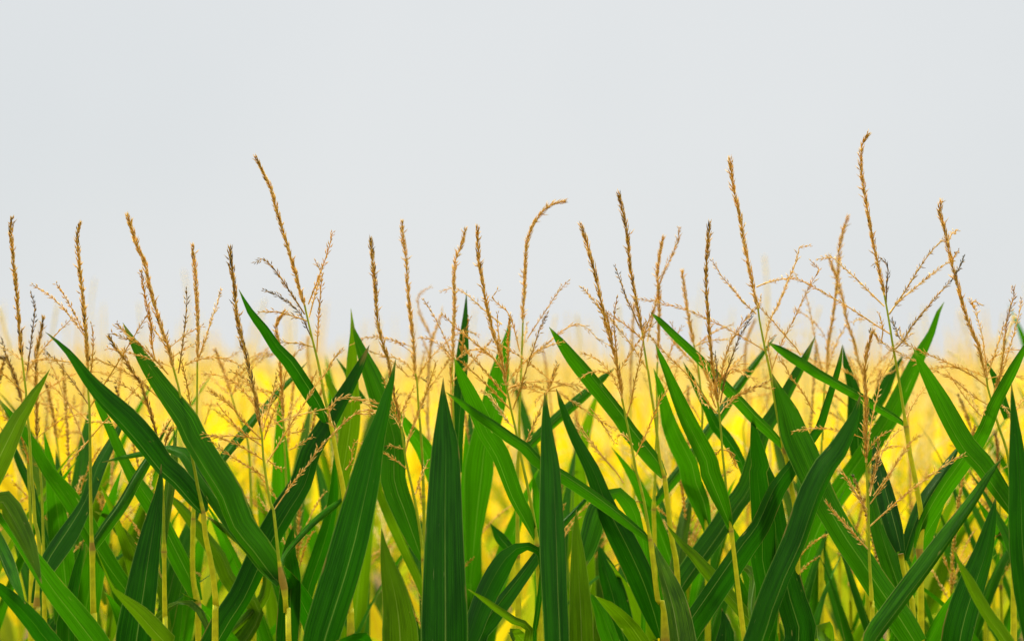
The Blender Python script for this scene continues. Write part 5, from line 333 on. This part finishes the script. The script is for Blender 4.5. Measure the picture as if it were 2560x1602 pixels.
# ---------------------------------------------------------------- the plants of the front rows
def stalk_path(st, thick):
    pts = [Vector((x, 0, z)) for x, z in st]
    last = pts[-1]
    foot = Vector((last.x*.4, 0, max(.0, last.z*.35)))
    pts += [Vector((last.x*.75, 0, last.z*.7)), foot, Vector((0, 0, -.02))] if last.z > .5 else [Vector((0, 0, -.02))]
    return [Vector(q) for q in spline([tuple(q) for q in pts], .016)]
def stalk_radius(s, thick):
    K = [(0, .0014), (.15, .0021), (.32, .0031), (.55, .0042), (1.0, .006), (2.4, .010)]
    for (a, ra), (b, rb) in zip(K, K[1:]):
        if s <= b: return (ra+(rb-ra)*(s-a)/(b-a))*(.7+.4*thick)
    return K[-1][1]
def low_leaf(root, x, z, az, rng):
    """an arching leaf on the shaded lower stalk"""
    P = Vector((x, 0, z)); dirh = Vector((math.cos(az), math.sin(az), 0)); side0 = Vector((-math.sin(az), math.cos(az), 0)); C = []; Wd = []; l = rng.uniform(.5, .7)
    for s in range(11):
        f = s/10; C.append(P.copy()); e = R(48)-1.7*f*f; P = P+(dirh*math.cos(e)+Vector((0, 0, math.sin(e))))*l/10
        Wd.append(.075*(min(1, .45+f*3) if f < .2 else 1)*(1-max(0, (f-.35)/.65)**1.6))
    C.reverse(); Wd.reverse()
    blade(C, Wd, lambda t: side0, 0, -.25, 0, rng, 2).build('leaf', LEAF[1], root)
def front_plant(d, idx):
    rng = random.Random(idx*77+5)
    root = empty('corn_plant', (d['at'][0], d['at'][1], 0))
    tag(root, d['label'], 'corn plant', 'corn plants of the front rows')
    has = 'spike' in d
    # leaves
    bases = []
    for (P, m, k, r, c) in d['leaves']:
        Q = spline(P, .022)
        C = [Vector(q[:3]) for q in Q]; Wd = [max(0, q[3])*.95 for q in Q]
        def side(t):
            n = t.cross(Vector((0, 1, 0)))
            return n.normalized() if n.length > 1e-4 else Vector((1, 0, 0))
        blade(C, Wd, side, m, k, r+rng.uniform(-.08, .08), rng).build('leaf', LEAF[c], root)
        bases.append(C[-1])
    # stalk with its nodes and collars
    pts = stalk_path(d['stalk'], d['thick']); s = 0 if has else .3
    near = [b.z for b in bases if b.z > 1.7 and min((b-q).length for q in pts) < .06]; ctop = max(near) if near else 1.95; rad, tint = [], []
    for i, p in enumerate(pts):
        if i: s += (p-pts[i-1]).length
        r = stalk_radius(s, d['thick']); tn = .05+.1*min(1, s/.4)+.04*math.sin(i*1.3+idx)
        if p.z < ctop: r *= 1.28; tn = .34+.06*math.sin(i*.9+idx)
        for bz in bases:
            dz = abs(p.z-bz.z)
            if dz < .022 and abs(bz.x-p.x) < .03 and bz.z > 1.7: r *= 1.3-.3*dz/.022; tn = .8 if dz < .009 else tn
        if s > .5 and p.z < ctop-.05 and int(s/.19) != int((s-.016)/.19): r *= 1.22; tn = .86
        rad.append(r); tint.append(tn)
    b = MB(); b.tube(pts, rad, tint, 8); b.build('stalk', STALK, root)
    az = rng.uniform(0, 6.28)
    for z in (.45, .75, 1.0, 1.2):
        az += math.pi+rng.uniform(-.5, .5); low_leaf(root, min(pts, key=lambda q: abs(q.z-z)).x, z, az, rng)
    if not has: return root
    # tassel: the thin stem piece, its central spike and its side branches
    sp = [Vector(q) for q in spline(d['spike'], .012)]
    st = MB(); foot = [Vector(q) for q in spline([d['spike'][-1], (d['stalk'][0][0], 0, d['stalk'][0][1]), (d['stalk'][1][0], 0, d['stalk'][1][1])], .015)]
    st.tube(foot, .0017, .15, 6); tas = st.build('tassel', STALK, root)
    b = MB(); b.tube(sp, [.001+.001*i/len(sp) for i in range(len(sp))], d['tone']-.15, 5)
    spikelets(b, sp, rng, d['tone']*.78-.06, .0044, 4, .0132*d['thick'], .0013, .30, .0, .19)
    b.build('spike', TASSEL, tas)
    for P, den, tone in d['branches']:
        q = [Vector(x) for x in spline(P, .012)]
        b = MB(); b.tube(q, [.0007+.0007*i/len(q) for i in range(len(q))], max(.15, tone-.1), 4)
        gap = .0055/(.35+.8*den); per = 3 if den > .8 else 2
        spikelets(b, q, rng, tone*.92-.06, gap, per, .0108, .00120, .38+.12*(1-den), .10 if den > .2 else .3, .15)
        b.build('branch', TASSEL, tas)
    base = sp[-1]
    if base.z < 2.31 and d['branches']:
        for q in range(3):
            e = R(rng.uniform(15, 72)); sg = rng.choice((-1, 1)); yv = rng.uniform(-.5, .5); l = rng.uniform(.06, .13); dr = rng.uniform(-.1, 1.5); br = []
            p = sp[-1].lerp(foot[-1], rng.uniform(0, .35)) if q % 2 else sp[-1-rng.randint(0, 4)].copy()
            for k in range(10):
                br.append(p.copy()); ee = e-dr*(k/9)**1.5
                p = p+Vector((sg*math.cos(ee), yv*math.cos(ee), math.sin(ee)))*l/9
            br.reverse(); b = MB(); b.tube(br, .0008, .3, 4)
            spikelets(b, br, rng, rng.uniform(.15, .6), .0075, 2, .0095, .0013, .45, .12, .15); b.build('branch', TASSEL, tas)
    return root
for i, d in enumerate(PLANTS): front_plant(d, i)

# ---------------------------------------------------------------- the rows behind
def row_plant(name, rng, sunlit, H=2.2):
    """a whole corn plant: stalk, arching leaves, tassel"""
    root = empty(name, (0, 0, 0))
    lean = Vector((rng.uniform(-.04, .04), rng.uniform(-.04, .04), 0))
    ax = lambda z: lean*(z/H)**2
    pts = [ax(z*H/24)+Vector((0, 0, z*H/24)) for z in range(24, -1, -1)]
    b = MB(); b.tube(pts, [.004+.008*(1-z/24) for z in range(24, -1, -1)], .3, 6); b.build('stalk', STALK, root)
    az = rng.uniform(0, 6.28)
    zs = [.5, .75, 1.0, 1.22, 1.42, 1.6, 1.76, 1.9, 2.02] if False else [.6, 1.0, 1.3, 1.5, 1.64, 1.76, 1.87, 1.97, 2.06, 2.12]
    if sunlit: zs = [.5, .75, .98, 1.15, 1.32, 1.48, 1.62, 1.75, 1.86]
    for i, z in enumerate(zs):
        top = i/(len(zs)-1)
        az += math.pi+rng.uniform(-.5, .5)
        Lh = rng.uniform(.55, .8)*(1-(.3 if not sunlit else .5)*top*top); el = R(rng.uniform(48, 66)+8*top); droop = rng.uniform(1.0, 2.2)*(1.15-.75*top)
        if not sunlit: el += R(rng.uniform(0, 14)); droop *= .55
        dirh = Vector((math.cos(az), math.sin(az), 0)); side0 = Vector((-math.sin(az), math.cos(az), 0))
        P = ax(z)+Vector((0, 0, z*H/2.2)); C = []; Wd = []; ns_ = 14; wmax = rng.uniform(*((.045, .07) if not sunlit else (.06, .085)))*(1-.2*top); tw = rng.uniform(-.7, .7)
        for s in range(ns_+1):
            f = s/ns_; C.append(P.copy()); e = el-droop*f*f
            P = P+(dirh*math.cos(e)+Vector((0, 0, math.sin(e))))*Lh/ns_
            Wd.append(wmax*(min(1, .45+f*3) if f < .2 else 1)*(1-max(0, (f-.35)/.65)**1.6))
        C.reverse(); Wd.reverse()
        cnt = [0]
        def side(t, side0=side0, tw=tw, cnt=cnt):
            f = cnt[0]/ns_; cnt[0] += 1
            sd = side0-t*side0.dot(t); sd.normalize(); nn = t.cross(sd)
            return sd*math.cos(tw*(1-f))+nn*math.sin(tw*(1-f))
        hy, hl = ((2, 2), (.95, .55), (.8, .5))[sunlit]; m = LEAF_YELLOW if top > hy else LEAF_LIME if top > hl else LEAF[rng.choice((1, 1, 2) if not sunlit else (1, 2, 2))]
        blade(C, Wd, side, 0, -.25, 0, rng, 2).build('leaf', m, root)
    top = pts[0]; st = MB(); tl = rng.uniform(.30, .42); bend = Vector((rng.uniform(-.07, .07), rng.uniform(-.07, .07), 0))
    st.tube([top-Vector((0, 0, .05)), top+Vector((0, 0, .06))], .0025, .2, 5); tas = st.build('tassel', STALK, root)
    sp = [top+bend*(f/10)**2+Vector((0, 0, .03+tl*f/10)) for f in range(10, -1, -1)]
    M = TASSEL_PALE if sunlit else TASSEL
    b = MB(); b.tube(sp, .0016, .4, 4); spikelets(b, sp, rng, rng.uniform(.2, .7), .008, 4, .012, .0018, .35); b.build('spike', M, tas)
    for q in range(rng.randint(3, 6)):
        a = rng.uniform(0, 6.28); z0 = rng.uniform(0, .1); l = rng.uniform(.14, .22); e = R(rng.uniform(40, 75)); dr = rng.uniform(.2, 1.6)
        p = top+Vector((0, 0, z0)); br = []
        for s in range(9):
            br.append(p.copy()); ee = e-dr*(s/8)**2; p = p+Vector((math.cos(a)*math.cos(ee), math.sin(a)*math.cos(ee), math.sin(ee)))*l/8
        br.reverse(); b = MB(); b.tube(br, .0011, .3, 4); spikelets(b, br, rng, rng.uniform(.1, .6), .010, 2, .011, .0016, .4, .1); b.build('branch', M, tas)
    return root
def copy_tree(o, parent=None):
    c = o.copy(); COL.objects.link(c)
    if parent: c.parent = parent
    for ch in o.children: copy_tree(ch, c)
    return c
rng = random.Random(11)
kinds = [('green', 0), ('green', 0), ('green', 0), ('green', 0), ('mixed', 1), ('mixed', 1), ('mixed', 1), ('sunlit', 2), ('sunlit', 2), ('sunlit', 2)]  # last two groups carry painted sunlight in upper leaves and tassels
protos = [row_plant('corn_plant', rng, k[1]) for k in kinds]
used = set()
LAB = {0: ('green corn plant of the second row, half hidden behind the sharp front plants', 'green corn plants of the second row'),
       1: ('blurred yellow-green corn plant in the middle rows behind the front plants', 'blurred corn plants of the middle rows'),
       2: ('blurred golden yellow corn plant in the rows reaching back towards the horizon', 'blurred golden corn plants further back')}
def put(pi, x, y, s, rz):
    o = protos[pi]
    if pi in used: o = copy_tree(o)
    used.add(pi)
    o.location = (x, y, 0); o.rotation_euler = (0, 0, rz); o.scale = (s, s, s)
    tag(o, LAB[kinds[pi][1]][0], 'corn plant', LAB[kinds[pi][1]][1])
y = 4.46; row = 0
while y < 11.9:
    half = .212*y+.35; x = -half+rng.uniform(0, .2)
    while x < half:
        if row < 2: pi = rng.choice((0, 1, 2, 3)); s = rng.uniform(.77, .875)+.015*row
        elif row < 4: pi = rng.choice((3, 4, 5, 6)); s = rng.uniform(.82, .93)
        elif row < 6: pi = rng.choice((4, 5, 6)); s = rng.uniform(.87, .97)
        else: pi = rng.choice((6, 7, 8, 9)); s = rng.uniform(.87, .99)
        s *= 1+.13*noise.noise(Vector((x*.9, y*.5, 3)))
        s = min(s, .885 if row < 2 else .95 if row < 4 else 1.05)
        put(pi, x, y+rng.uniform(-.1, .1), s, rng.uniform(0, 6.28))
        x += rng.uniform(.15, .27)*(.95 if row < 3 else 1 if row < 5 else 1.35)
    y += .42 if row < 2 else .75; row += 1

# ---------------------------------------------------------------- the far field, one mass of corn with sunlight painted into its colours
fb = MB(); fl = MB(); fl.uv = []; rng = random.Random(5)
yy = 4.7
while yy < 260:
    half = .215*yy+7.0; dy = .45*max(1, yy/25); sp = .28*max(1, yy/25); x = -half
    while x < half:
        if yy < 11.8 and abs(x) < .215*yy+.55: x += sp; continue          # the counted rows stand here
        px, py = x+rng.uniform(-.1, .1), yy+rng.uniform(-.2, .2); h = 2.05*rng.uniform(.92, 1.05)*(1+.15*noise.noise(Vector((px*1.1/max(1, yy/15), py*.35, 7)))); big = max(1, yy/30)
        tl = rng.uniform(.22, .56); bx, by = rng.uniform(-.06, .06), rng.uniform(-.06, .06)
        base = Vector((px, py, h)); tip = Vector((px+bx, py+by, h+tl)); tn = rng.uniform(0, .8)
        fb.tube([tip, tip.lerp(base, .5), base, Vector((px, py, h-.9))], [.002*big, .0065*big, .004*big, .008*big], tn, 4, False)
        for q in range(4):
            a = rng.uniform(0, 6.28); l = rng.uniform(.12, .22); u = Vector((math.cos(a)*.6, math.sin(a)*.6, rng.uniform(.3, .9)))*l
            fb.tube([base+u, base+u*.5+Vector((0, 0, .02)), base], [.002*big, .004*big, .003*big], tn, 3, False)
        for q in range(6):
            a = rng.uniform(0, 6.28); l = rng.uniform(.4, .6); z = h-.26-q*.14; dirh = Vector((math.cos(a), math.sin(a), 0)); sd = Vector((-math.sin(a), math.cos(a), 0))*.035*big
            e = rng.uniform(.7, 1.2); b0 = len(fl.v); P = [Vector((px, py, z)), Vector((px, py, z))+(dirh*math.cos(e)+Vector((0, 0, math.sin(e))))*l*.55]
            P.append(P[1]+(dirh*math.cos(e-.7)+Vector((0, 0, math.sin(e-.7))))*l*.45)
            fl.v += [P[0]-sd*.7, P[0]+sd*.7, P[1]-sd, P[1]+sd, P[2]]; fl.uv += [(.0, 1.), (1., 1.), (0., .5), (1., .5), (.5, 0.)]
            fl.f += [(b0, b0+1, b0+3, b0+2), (b0+2, b0+3, b0+4)]
        x += sp*rng.uniform(.7, 1.3)
    yy += dy
field = fl.build('corn_field', LEAF_YELLOW); tag(field, kind='stuff')
fb.build('tassels', TASSEL_PALE, field)
